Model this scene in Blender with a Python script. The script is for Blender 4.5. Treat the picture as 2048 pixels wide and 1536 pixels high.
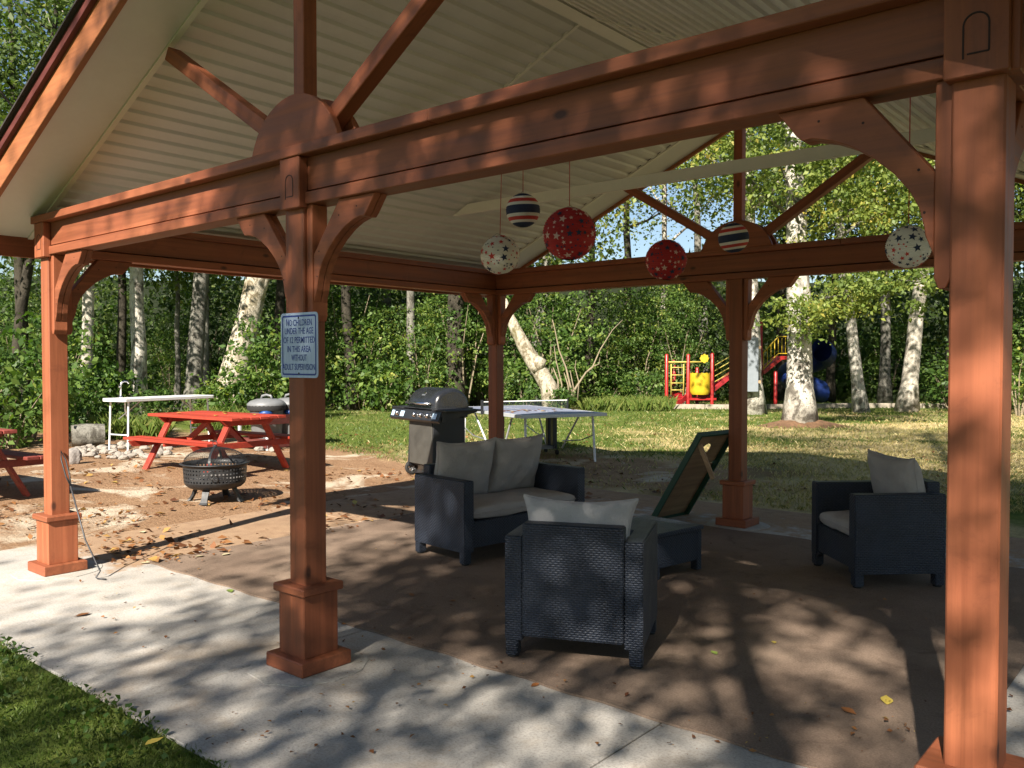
import bpy, bmesh, math, random
import numpy as np
from mathutils import Vector, Matrix, Euler

for o in list(bpy.data.objects): bpy.data.objects.remove(o)
scene = bpy.context.scene
COL = scene.collection
R_ = math.radians

# ------------------------------------------------------------------ camera
CAM = np.array([7.0927, -2.815, 1.65]); YAW = 0.7022; PIT = 0.0255; FPX = 1709.8
cd = bpy.data.cameras.new('camera'); cam = bpy.data.objects.new('camera', cd); COL.objects.link(cam)
cam.location = CAM; cam.rotation_euler = (math.pi/2 - PIT, 0, YAW)
cd.sensor_width = 36; cd.lens = 36*FPX/2048; cd.clip_start = .05; cd.clip_end = 2000
scene.camera = cam
# ------------------------------------------------------------------ light
SUN_EL, SUN_AZ = 36.5, 18.0                       # azimuth measured from -Y towards +X
SUNH = np.array([math.sin(R_(SUN_AZ)), -math.cos(R_(SUN_AZ))])
world = bpy.data.worlds.new('World'); scene.world = world; world.use_nodes = True
wn = world.node_tree; sky = wn.nodes.new('ShaderNodeTexSky'); sky.sky_type = 'NISHITA'; sky.sun_disc = False
sky.sun_elevation = R_(SUN_EL); sky.sun_rotation = math.atan2(SUNH[0], SUNH[1]); sky.dust_density = 0.6; sky.ozone_density = 1.5
wn.links.new(sky.outputs[0], wn.nodes['Background'].inputs[0]); wn.nodes['Background'].inputs[1].default_value = 0.05
ld = bpy.data.lights.new('sun', 'SUN'); ld.energy = 5.0; ld.angle = R_(.53); ld.color = (1, .92, .80)
sun = bpy.data.objects.new('sun', ld); COL.objects.link(sun)
tr = Vector((-SUNH[0]*math.cos(R_(SUN_EL)), -SUNH[1]*math.cos(R_(SUN_EL)), -math.sin(R_(SUN_EL))))
sun.rotation_euler = tr.to_track_quat('-Z', 'Y').to_euler(); sun.location = (20, -40, 40)
vs = scene.view_settings; vs.view_transform = 'Standard'; vs.look = 'None'; vs.gamma = 1; vs.exposure = 1.4
vs.use_curve_mapping = False
scene.cycles.max_bounces = 8; scene.cycles.diffuse_bounces = 4; scene.cycles.transparent_max_bounces = 8

# ------------------------------------------------------------------ picture geometry -> places
FW = np.array([-math.sin(YAW), math.cos(YAW), 0]); RT = np.array([math.cos(YAW), math.sin(YAW), 0])
FWD = np.array([-math.sin(YAW)*math.cos(PIT), math.cos(YAW)*math.cos(PIT), -math.sin(PIT)])
UPV = np.cross(RT, FWD)
def ray(u, v): return FWD + RT*(u-1024)/FPX + UPV*(768-v)/FPX
def at(u, v, axis, val):
    d = ray(u, v); return CAM + d*(val-CAM[axis])/d[axis]
def sstep(a, b, x):
    t = np.clip((x-a)/(b-a), 0, 1); return t*t*(3-2*t)
def hgt(x, y):
    x = np.asarray(x, float); y = np.asarray(y, float)
    dx = np.maximum(np.maximum(-1.6-x, x-8), 0); dy = np.maximum(np.maximum(-1.0-y, y-6.4), 0)
    d = np.hypot(dx, dy)
    h = .12*sstep(.4, 3.5, d)
    h = h + .03*np.sin(x*.31+1)*np.cos(y*.27)*sstep(3, 9, d)
    h = h + 10*sstep(50, 85, (x-CAM[0])*FW[0]+(y-CAM[1])*FW[1])      # rise added far behind to block low sky between the leaves
    return h
def gp(u, v):                                      # pixel -> point on the ground
    z = 0.
    for _ in range(8):
        p = at(u, v, 2, z); z = float(hgt(p[0], p[1]))
    return Vector((p[0], p[1], z))
def pos(u, d):                                     # image column + distance -> point on the ground
    p = CAM + RT*(u-1024)/FPX*d + FW*d
    return Vector((p[0], p[1], float(hgt(p[0], p[1]))))

# ------------------------------------------------------------------ materials
def newmat(name):
    m = bpy.data.materials.new(name); m.use_nodes = True
    nt = m.node_tree; b = nt.nodes['Principled BSDF']; return m, nt, b
class NT:
    def __init__(s, nt): s.nt = nt
    def n(s, t, **k):
        n = s.nt.nodes.new(t)
        for a, v in k.items(): setattr(n, a, v)
        return n
    def l(s, a, b): s.nt.links.new(a, b)
    def coord(s, which='Object', scale=(1,1,1), rot=(0,0,0)):
        t = s.n('ShaderNodeTexCoord'); m = s.n('ShaderNodeMapping'); m.inputs['Scale'].default_value = scale; m.inputs['Rotation'].default_value = rot
        s.l(t.outputs[which], m.inputs[0]); return m.outputs[0]
    def noise(s, vec, scale, detail=4, rough=.55, dist=0):
        n = s.n('ShaderNodeTexNoise'); n.inputs['Scale'].default_value = scale; n.inputs['Detail'].default_value = detail
        n.inputs['Roughness'].default_value = rough; n.inputs['Distortion'].default_value = dist
        if vec is not None: s.l(vec, n.inputs['Vector'])
        return n.outputs['Fac']
    def vor(s, vec, scale, feature='F1'):
        n = s.n('ShaderNodeTexVoronoi', feature=feature); n.inputs['Scale'].default_value = scale
        s.l(vec, n.inputs['Vector']); return n.outputs['Distance']
    def ramp(s, fac, stops):
        r = s.n('ShaderNodeValToRGB'); e = r.color_ramp.elements
        while len(e) < len(stops): e.new(.5)
        for k, (p, c) in enumerate(stops):
            e[k].position = p; e[k].color = (*c, 1) if len(c) == 3 else c
        s.l(fac, r.inputs[0]); return r.outputs[0]
    def mix(s, fac, a, b, mode='MIX'):
        m = s.n('ShaderNodeMix', data_type='RGBA', blend_type=mode)
        for v, i in ((fac, 0), (a, 6), (b, 7)):
            if isinstance(v, (int, float)): m.inputs[i].default_value = v
            elif isinstance(v, tuple): m.inputs[i].default_value = (*v, 1)
            else: s.l(v, m.inputs[i])
        return m.outputs[2]
    def math(s, op, a, b=0., clamp=False):
        m = s.n('ShaderNodeMath', operation=op); m.use_clamp = clamp
        for v, i in ((a, 0), (b, 1)):
            if isinstance(v, (int, float)): m.inputs[i].default_value = v
            else: s.l(v, m.inputs[i])
        return m.outputs[0]
    def maprange(s, v, a, b, c=0., d=1.):
        m = s.n('ShaderNodeMapRange'); m.inputs[1].default_value = a; m.inputs[2].default_value = b
        m.inputs[3].default_value = c; m.inputs[4].default_value = d; s.l(v, m.inputs[0]); return m.outputs[0]
    def bump(s, h, strength, dist, b):
        n = s.n('ShaderNodeBump'); n.inputs['Strength'].default_value = strength; n.inputs['Distance'].default_value = dist
        s.l(h, n.inputs['Height']); s.l(n.outputs[0], b.inputs['Normal'])

def plain(name, col, rough=.5, metal=0., var=.15, scale=8., bump=0., spec=.5):
    m, nt, b = newmat(name); t = NT(nt); c = t.coord('Object')
    n1 = t.noise(c, scale, 5); n2 = t.noise(c, scale*7, 3)
    f = t.math('ADD', t.math('MULTIPLY', n1, .7), t.math('MULTIPLY', n2, .3))
    lo = tuple(x*(1-var) for x in col); hi = tuple(min(1, x*(1+var)) for x in col)
    t.l(t.ramp(f, [(.3, lo), (.7, hi)]), b.inputs['Base Color'])
    t.l(t.maprange(n1, .3, .7, max(.05, rough-.08), min(1, rough+.1)), b.inputs['Roughness'])
    b.inputs['Metallic'].default_value = metal; b.inputs['Specular IOR Level'].default_value = spec
    if bump: t.bump(n2, bump, .004, b)
    return m

def wood(name, axis, col, knots=True, rough=.55, peel=0.):
    m, nt, b = newmat(name); t = NT(nt)
    sc = [16., 16., 16.]; sc[axis] = .55
    c = t.coord('Object', tuple(sc)); c1 = t.coord('Object')
    g = t.noise(c, 1.0, 7, .62, .6); g2 = t.noise(c, 4.2, 4, .6); bl = t.noise(c1, 2.3, 3); fine = t.noise(c1, 60, 2)
    base = t.mix(t.maprange(g, .30, .72), tuple(x*.52 for x in col), tuple(min(1, x*1.25) for x in col))
    base = t.mix(t.maprange(g2, .45, .75, 0, .38), base, tuple(x*.55 for x in col))
    base = t.mix(t.maprange(bl, .3, .75, 0, .55), base, (col[0]*.82, col[1]*.66, col[2]*.72))
    base = t.mix(t.maprange(fine, .62, .8, 0, .25), base, tuple(x*.5 for x in col))
    if knots:
        ks = [4.2, 4.2, 4.2]; ks[axis] = 2.1
        kc = t.coord('Object', tuple(ks)); kd = t.vor(kc, 1.0)
        base = t.mix(t.maprange(kd, .05, .10, .85, 0), base, (col[0]*.16, col[1]*.2, col[2]*.3))
    if peel:
        p = t.noise(c1, 9, 6, .7)
        base = t.mix(t.maprange(p, .66, .70, 0, peel), base, (.42, .34, .27))
    oi = t.n('ShaderNodeObjectInfo'); k_ = t.maprange(oi.outputs['Random'], 0, 1, .78, 1.14); cx = t.n('ShaderNodeCombineXYZ')
    for i_ in range(3): t.l(k_, cx.inputs[i_])
    base = t.mix(1., base, cx.outputs[0], 'MULTIPLY')
    wx = t.noise(c1, 5.5, 6, .7, .8); base = t.mix(t.maprange(wx, .56, .72, 0, .5), base, (col[0]*.42, col[1]*.40, col[2]*.5))
    t.l(base, b.inputs['Base Color']); t.l(t.maprange(g, .3, .7, rough-.1, rough+.15), b.inputs['Roughness'])
    b.inputs['Specular IOR Level'].default_value = .35
    t.bump(t.math('ADD', g, t.math('MULTIPLY', g2, .5)), .22, .003, b)
    return m

STAIN = (.345, .113, .050)
M = {}
for i, a in enumerate('xyz'): M['wood_'+a] = wood('redwood_stain_'+a, i, STAIN)
M['wood_groove'] = plain('dark_groove_wood', (.03, .012, .008), .8)  # near-black colour stands in for shade inside grooves and screw holes
M['fascia'] = wood('fascia_stain', 0, (.38, .145, .055), knots=False)
M['ceiling'] = plain('cream_ceiling_metal', (.62, .603, .550), .42, var=.05, scale=3)
M['trim'] = plain('cream_trim', (.72, .69, .60), .5, var=.05)
M['shingle'] = plain('dark_shingle', (.035, .028, .026), .9, var=.4, scale=30, bump=.6)
M['picnic_x'] = wood('picnic_red_paint', 0, (.42, .055, .030), knots=False, rough=.5)
M['picnic_z'] = wood('picnic_red_paint_upright', 2, (.40, .055, .032), knots=False, rough=.5)
M['picnic2_x'] = wood('picnic_worn_red_paint', 0, (.27, .060, .045), knots=False, rough=.6, peel=.5)
M['frame_wood'] = wood('bin_frame_paint', 0, (.13, .035, .028), knots=False, rough=.6)
M['bare_wood'] = wood('bare_plywood', 1, (.36, .25, .14), knots=True, rough=.7)
M['bare_pine'] = wood('bare_pine', 2, (.50, .34, .19), knots=False, rough=.7)
M['green_paint'] = plain('dark_green_paint', (.012, .060, .035), .5)
M['white_paint'] = plain('white_metal_paint', (.72, .73, .74), .45, var=.06)
M['black_metal'] = plain('black_iron', (.020, .021, .023), .48, var=.35, scale=12, bump=.15)
M['grill_lid'] = plain('gloss_black_enamel', (.016, .017, .020), .22, var=.3, spec=.6)
M['grill_dark'] = plain('satin_black_panel', (.016, .017, .020), .42, var=.3)
M['grill_grey'] = plain('charcoal_cart_panel', (.055, .052, .045), .6, var=.15)
M['chrome'] = plain('chrome', (.72, .72, .74), .18, metal=1, var=.05)
M['steel'] = plain('brushed_steel', (.55, .56, .58), .38, metal=.9, var=.1)
M['alu'] = plain('grey_aluminium', (.50, .52, .54), .45, metal=.4, var=.08)
M['blue_top'] = plain('table_tennis_blue', (.20, .22, .30), .5, var=.15)
M['white'] = plain('white_plastic', (.80, .80, .78), .4, var=.04)
M['net'] = plain('dark_net', (.06, .07, .10), .8)
M['rubber'] = plain('black_rubber', (.018, .018, .018), .8)
M['label_blue'] = plain('pale_blue_label', (.45, .60, .75), .5, var=.12, scale=120)
M['propane'] = plain('white_cylinder_paint', (.66, .70, .74), .4, var=.08)
M['blue_band'] = plain('blue_print', (.02, .11, .42), .5)
M['bin_grey'] = plain('grey_bin_plastic', (.16, .165, .17), .45, var=.12)
M['blue_bag'] = plain('blue_plastic_bag', (.010, .055, .21), .35, var=.4, scale=20, bump=.6)
M['pg_red'] = plain('playground_red', (.30, .013, .012), .4)
M['pg_slide'] = plain('playground_red_plastic', (.28, .013, .018), .45)
M['pg_yellow'] = plain('playground_yellow', (.52, .36, .02), .4)
M['pg_rail'] = plain('playground_pale_yellow', (.46, .37, .08), .45)
M['pg_blue'] = plain('playground_blue_plastic', (.006, .020, .105), .45)
M['grey_board'] = plain('grey_board', (.20, .225, .25), .5, var=.06)
M['curb'] = plain('pale_curb', (.30, .26, .205), .9, var=.45, scale=3, bump=.4)
M['string'] = plain('red_string', (.42, .05, .04), .8)
M['lan_red'] = plain('lantern_red_paper', (.46, .022, .028), .75, var=.1, scale=25)
M['lan_white'] = plain('lantern_white_paper', (.78, .74, .68), .75, var=.06, scale=25)
M['lan_navy'] = plain('lantern_navy_print', (.024, .034, .085), .75)
M['lan_pink'] = plain('lantern_pale_print', (.74, .50, .46), .75)
M['lan_redp'] = plain('lantern_red_print', (.56, .05, .04), .75)
M['wire'] = plain('steel_wire', (.35, .35, .36), .4, metal=.8)
M['rock'] = plain('pale_river_stone', (.27, .24, .205), .85, var=.5, scale=9, bump=.4)
M['rock_grey'] = plain('grey_boulder', (.22, .20, .185), .9, var=.3, scale=6, bump=.5)
M['sign_blue'] = plain('sign_blue_ink', (.012, .035, .26), .45)
M['iron_rod'] = plain('worn_iron_rod', (.06, .06, .065), .45, metal=.5, var=.3)

def sign_mat():
    m, nt, b = newmat('sign_white_reflective'); t = NT(nt); c = t.coord('Object', (60, 60, 1.2))
    n = t.noise(c, 1, 3)
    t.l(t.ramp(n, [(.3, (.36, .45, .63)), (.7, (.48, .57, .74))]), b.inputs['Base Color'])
    b.inputs['Roughness'].default_value = .28; return m
M['sign_white'] = sign_mat()

def wicker_mat(name, col):
    m, nt, b = newmat(name); t = NT(nt)
    tc = t.n('ShaderNodeTexCoord'); sp = t.n('ShaderNodeSeparateXYZ'); t.l(tc.outputs['UV'], sp.inputs[0])
    row = t.math('MULTIPLY', sp.outputs[1], 1/.0125); rf = t.math('FLOOR', row); fv = t.math('FRACT', row)
    off = t.math('MULTIPLY', t.math('FRACT', t.math('MULTIPLY', rf, .5)), 1.0)
    cu = t.math('ADD', t.math('MULTIPLY', sp.outputs[0], 1/.030), off); fu = t.math('FRACT', cu)
    su = t.math('SINE', t.math('MULTIPLY', fu, math.pi)); sv = t.math('SINE', t.math('MULTIPLY', fv, math.pi))
    h = t.math('MULTIPLY', t.math('POWER', su, .6), t.math('POWER', sv, .6))
    nz = t.noise(t.coord('Object'), 5, 4); nz2 = t.noise(t.coord('Object'), 90, 2)
    cc = t.mix(t.maprange(h, .12, .75), tuple(x*.28 for x in col), col)
    cc = t.mix(t.maprange(nz, .35, .75, 0, .55), cc, tuple(x*1.6 for x in col))
    cc = t.mix(t.maprange(nz2, .55, .8, 0, .3), cc, (.16, .15, .14))
    t.l(cc, b.inputs['Base Color']); t.l(t.maprange(nz, .3, .7, .36, .55), b.inputs['Roughness'])
    b.inputs['Specular IOR Level'].default_value = .5
    t.bump(h, 1.0, .006, b); return m
M['wicker'] = wicker_mat('anthracite_wicker', (.031, .041, .064))
def fabric_mat(name, col, stain=0.):
    m, nt, b = newmat(name); t = NT(nt); c = t.coord('Object')
    n = t.noise(c, 4, 5, .6); f = t.noise(c, 260, 2)
    cc = t.mix(t.maprange(n, .3, .75), tuple(x*.86 for x in col), tuple(x*1.07 for x in col))
    cc = t.mix(t.maprange(f, .35, .7, 0, .35), cc, tuple(x*.72 for x in col))
    s = t.noise(c, 2.2, 4, .6, .5)
    cc = t.mix(t.maprange(s, .58, .75, 0, stain), cc, (.26, .17, .10))
    t.l(cc, b.inputs['Base Color']); b.inputs['Roughness'].default_value = .95; b.inputs['Specular IOR Level'].default_value = .15
    h = t.math('ADD', t.math('MULTIPLY', t.noise(c, 11, 5, .6), 1.), t.math('MULTIPLY', f, .08))
    t.bump(h, .6, .03, b); return m
M['fabric'] = fabric_mat('taupe_cushion_cloth', (.42, .395, .385), .3)
M['fabric2'] = fabric_mat('pale_cushion_cloth', (.46, .45, .455), .12)

def concrete_mat(name, col, moss=.5, film=False):
    m, nt, b = newmat(name); t = NT(nt); c = t.coord('Object')
    n = t.noise(c, 1.1, 6, .62); n2 = t.noise(c, 6, 6, .65); f = t.noise(c, 75, 4, .75); f2 = t.noise(c, 300, 2, .6)
    cc = t.mix(t.maprange(n, .3, .72), tuple(x*.70 for x in col), tuple(x*1.12 for x in col))
    cc = t.mix(t.maprange(n2, .48, .8, 0, .6), cc, (col[0]*.66, col[1]*.56, col[2]*.44))
    cc = t.mix(t.maprange(f, .46, .66, 0, .62), cc, tuple(x*.40 for x in col))
    tw = t.noise(t.coord('Object', (30, 55, 30)), 1., 5, .8, 1.5); cc = t.mix(t.maprange(tw, .60, .68, 0, .55), cc, (.16, .12, .085))
    pt_ = t.vor(c, 26.); cc = t.mix(t.maprange(pt_, .06, .11, .5, 0), cc, tuple(x*.45 for x in col))
    cc = t.mix(t.maprange(f2, .55, .75, 0, .3), cc, tuple(x*1.25 for x in col))
    st = t.noise(c, .55, 5, .6, 1.0)
    cc = t.mix(t.maprange(st, .55, .78, 0, moss), cc, (.30, .20, .11))
    if film:                                       # soil trodden over the far left part of the slab
        sp = t.n('ShaderNodeSeparateXYZ'); t.l(c, sp.inputs[0])
        ex = t.math('SUBTRACT', .42, sp.outputs[0]); ey = t.math('SUBTRACT', sp.outputs[1], .28)
        e2 = t.math('SUBTRACT', sp.outputs[1], 5.15); mn = t.math('MAXIMUM', t.math('MINIMUM', ex, ey), t.math('MULTIPLY', e2, .35))
        mk = t.maprange(t.math('ADD', mn, t.math('MULTIPLY', t.math('SUBTRACT', n2, .5), 1.1)), -.05, .16, 0, 1)
        dc = t.mix(t.maprange(n2, .3, .7), (.25, .150, .085), (.38, .25, .150)); dc = t.mix(t.maprange(f, .45, .7, 0, .6), dc, (.13, .068, .036))
        cc = t.mix(t.math('MULTIPLY', mk, .93), cc, dc)
    t.l(cc, b.inputs['Base Color']); b.inputs['Roughness'].default_value = .92; b.inputs['Specular IOR Level'].default_value = .2
    t.bump(t.math('ADD', t.math('MULTIPLY', n2, .4), f), .6, .004, b); return m
M['concrete'] = concrete_mat('weathered_concrete', (.50, .470, .430), .6, True)
M['footing'] = concrete_mat('pale_footing_concrete', (.50, .48, .44), .25)

def carpet_mat():
    m, nt, b = newmat('brown_outdoor_carpet'); t = NT(nt); c = t.coord('Object')
    n = t.noise(c, 1.3, 6, .6); f = t.noise(c, 95, 4, .75); d = t.noise(c, 22, 5, .8)
    cc = t.mix(t.maprange(n, .3, .7), (.20, .143, .107), (.30, .222, .168))
    cc = t.mix(t.maprange(f, .35, .7, 0, .6), cc, (.075, .052, .040))
    cc = t.mix(t.maprange(d, .60, .70, 0, .45), cc, (.05, .028, .018))
    st = t.noise(c, .7, 4, .6)
    cc = t.mix(t.maprange(st, .5, .72, 0, .55), cc, (.33, .25, .185)); s3 = t.noise(c, 3.1, 6, .7, 1.2); cc = t.mix(t.maprange(s3, .56, .70, 0, .5), cc, (.085, .058, .042))
    t.l(cc, b.inputs['Base Color']); b.inputs['Roughness'].default_value = 1; b.inputs['Specular IOR Level'].default_value = .1
    t.bump(f, .7, .006, b); return m
M['carpet'] = carpet_mat()

def ground_mat():
    m, nt, b = newmat('ground_lawn_and_dirt'); t = NT(nt); c = t.coord('Object')
    sp = t.n('ShaderNodeSeparateXYZ'); t.l(c, sp.inputs[0]); X, Y = sp.outputs[0], sp.outputs[1]
    n = t.noise(c, .42, 6, .62); n2 = t.noise(c, 2.2, 6, .65); f = t.noise(c, 38, 4, .7); f2 = t.noise(c, 9, 5, .7)
    # dirt area mask (left of the slab, where the tables stand)
    dx = t.math('SUBTRACT', t.math('ABSOLUTE', t.math('ADD', X, 6.2)), 6.6)
    dy = t.math('SUBTRACT', t.math('ABSOLUTE', t.math('SUBTRACT', Y, 3.0)), 3.9)
    dd = t.math('MAXIMUM', dx, dy)
    dd = t.math('ADD', dd, t.math('MULTIPLY', t.math('SUBTRACT', n2, .5), 2.2))
    dirt = t.maprange(dd, -.35, .55, 1, 0)
    dx2 = t.math('SUBTRACT', t.math('ABSOLUTE', t.math('ADD', X, .4)), 2.6)
    dy2 = t.math('SUBTRACT', t.math('ABSOLUTE', t.math('SUBTRACT', Y, 7.9)), 1.2)
    d2 = t.math('ADD', t.math('MAXIMUM', dx2, dy2), t.math('MULTIPLY', t.math('SUBTRACT', n2, .5), 2.2))
    dirt = t.math('MAXIMUM', dirt, t.maprange(d2, -.4, .6, .85, 0))
    dc = t.mix(t.maprange(n2, .3, .7), (.255, .150, .085), (.37, .235, .140))
    dc = t.mix(t.maprange(f, .45, .7, 0, .6), dc, (.13, .068, .036))
    dc = t.mix(t.maprange(f2, .55, .72, 0, .6), dc, (.15, .07, .035))
    pale = t.noise(c, .75, 5, .62, .8)
    dc = t.mix(t.maprange(pale, .54, .62, 0, .75), dc, (.60, .52, .40))
    # lawn: green to the left and near, dry straw to the right and far
    dry = t.math('ADD', t.maprange(t.math('ADD', X, t.math('MULTIPLY', Y, -.15)), -7.5, .5, 0, 1), t.maprange(n, .35, .65, -.95, .8))
    near = t.maprange(Y, -1.0, 6.0, 0, 1)
    dry = t.math('MULTIPLY', t.maprange(dry, .2, 1.1, 0, 1), near)
    gcol = t.mix(t.maprange(n2, .3, .7), (.075, .125, .022), (.18, .215, .048))
    gcol = t.mix(t.maprange(f, .4, .7, 0, .6), gcol, (.030, .045, .012))
    scol = t.mix(t.maprange(n2, .3, .7), (.44, .35, .165), (.64, .51, .28))
    scol = t.mix(t.maprange(f, .45, .72, 0, .55), scol, (.12, .09, .032))
    scol = t.mix(t.maprange(f2, .57, .75, 0, .5), scol, (.25, .125, .055))
    lc = t.mix(dry, gcol, scol)
    # forest floor further off
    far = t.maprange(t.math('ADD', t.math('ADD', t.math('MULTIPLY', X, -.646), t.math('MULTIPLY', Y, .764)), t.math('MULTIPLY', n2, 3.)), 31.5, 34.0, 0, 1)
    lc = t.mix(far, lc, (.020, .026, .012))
    cc = t.mix(dirt, lc, dc)
    t.l(cc, b.inputs['Base Color']); b.inputs['Roughness'].default_value = 1; b.inputs['Specular IOR Level'].default_value = .08
    t.bump(t.math('ADD', f2, f), .9, .03, b); return m
M['ground'] = ground_mat()

def bark_mat(name, pale, dark, moss, sc=1., amt=.5):
    m, nt, b = newmat(name); t = NT(nt); c = t.coord('Object', (2.6*sc, 2.6*sc, 1.7*sc)); c1 = t.coord('Object')
    n = t.noise(c, 1.4, 7, .68, .7); n2 = t.noise(c, 5.5, 5, .7); v = t.vor(t.coord('Object', (3.*sc, 3.*sc, 6.*sc)), 1.)
    f = t.noise(c1, 35, 4, .7)
    cc = t.mix(t.maprange(n, .47, .60, 0, 1), pale, dark)
    cc = t.mix(t.maprange(n2, .50, .68, 0, .85), cc, dark)
    cc = t.mix(t.maprange(v, .05, .2, .8, 0), cc, tuple(x*.5 for x in dark))
    ms = t.noise(c1, .8, 5, .65)
    cc = t.mix(t.maprange(ms, .55, .7, 0, amt), cc, moss)
    cc = t.mix(t.maprange(f, .5, .75, 0, .4), cc, tuple(x*.8 for x in dark))
    t.l(cc, b.inputs['Base Color']); b.inputs['Roughness'].default_value = .95; b.inputs['Specular IOR Level'].default_value = .1
    t.bump(t.math('ADD', n2, f), .7, .03, b); return m
M['birch'] = bark_mat('pale_birch_bark', (.58, .54, .47), (.14, .125, .105), (.12, .12, .05), 1., .25)
M['birch2'] = bark_mat('pale_alder_bark', (.50, .46, .39), (.20, .175, .14), (.13, .13, .05), .8, .4)
M['greybark'] = bark_mat('grey_alder_bark', (.23, .22, .19), (.085, .078, .065), (.07, .075, .03), 1., .4)
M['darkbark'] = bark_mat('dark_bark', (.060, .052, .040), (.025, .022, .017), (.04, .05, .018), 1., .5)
M['mossbark'] = bark_mat('mossy_bark', (.48, .43, .34), (.17, .14, .09), (.11, .105, .03), 1.2, .8)
M['twig'] = plain('pale_twig', (.23, .185, .125), .9, var=.3)
M['cutwood'] = plain('cut_log_face', (.10, .075, .05), .9, var=.4, scale=20)

def leaf_mat(name, stops, trans=.35):
    m, nt, b = newmat(name); t = NT(nt)
    a = t.n('ShaderNodeAttribute', attribute_name='lv'); oi = t.n('ShaderNodeObjectInfo')
    f = t.math('ADD', a.outputs['Fac'], t.math('MULTIPLY', t.math('SUBTRACT', oi.outputs['Random'], .5), .22), True)
    col = t.ramp(f, stops)
    t.l(col, b.inputs['Base Color']); b.inputs['Roughness'].default_value = .5; b.inputs['Specular IOR Level'].default_value = .3
    tl = t.n('ShaderNodeBsdfTranslucent')
    t.l(t.mix(1., col, (1.35, 1.55, .55), 'MULTIPLY'), tl.inputs['Color'])
    ms = t.n('ShaderNodeMixShader'); ms.inputs[0].default_value = trans
    out = [n for n in nt.nodes if n.type == 'OUTPUT_MATERIAL'][0]
    t.l(b.outputs[0], ms.inputs[1]); t.l(tl.outputs[0], ms.inputs[2]); t.l(ms.outputs[0], out.inputs[0]); return m
M['leaf'] = leaf_mat('alder_leaves', [(0, (.030, .055, .014)), (.5, (.070, .112, .026)), (.85, (.13, .17, .035)), (1, (.26, .25, .045))])
M['leaf_y'] = leaf_mat('autumn_birch_leaves', [(0, (.055, .090, .020)), (.45, (.115, .165, .035)), (.8, (.22, .26, .055)), (1, (.36, .29, .06))])
M['leaf_s'] = leaf_mat('understory_leaves', [(0, (.018, .042, .010)), (.45, (.060, .118, .024)), (.8, (.145, .215, .045)), (1, (.28, .29, .06))])
M['leaf_d'] = leaf_mat('deep_wood_leaves', [(0, (.026, .045, .013)), (.6, (.075, .115, .030)), (1, (.17, .20, .045))])
M['grass'] = leaf_mat('lawn_blades', [(0, (.040, .075, .014)), (.5, (.085, .135, .024)), (.85, (.16, .19, .045)), (1, (.34, .28, .12))], .3)
M['drygrass'] = leaf_mat('dry_lawn_blades', [(0, (.13, .125, .035)), (.4, (.34, .285, .11)), (.8, (.56, .46, .24)), (1, (.36, .19, .08))], .25)
M['litter'] = leaf_mat('fallen_leaves', [(0, (.085, .032, .015)), (.45, (.21, .085, .032)), (.75, (.34, .17, .065)), (.9, (.50, .38, .10)), (1, (.40, .42, .12))], .15)

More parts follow.
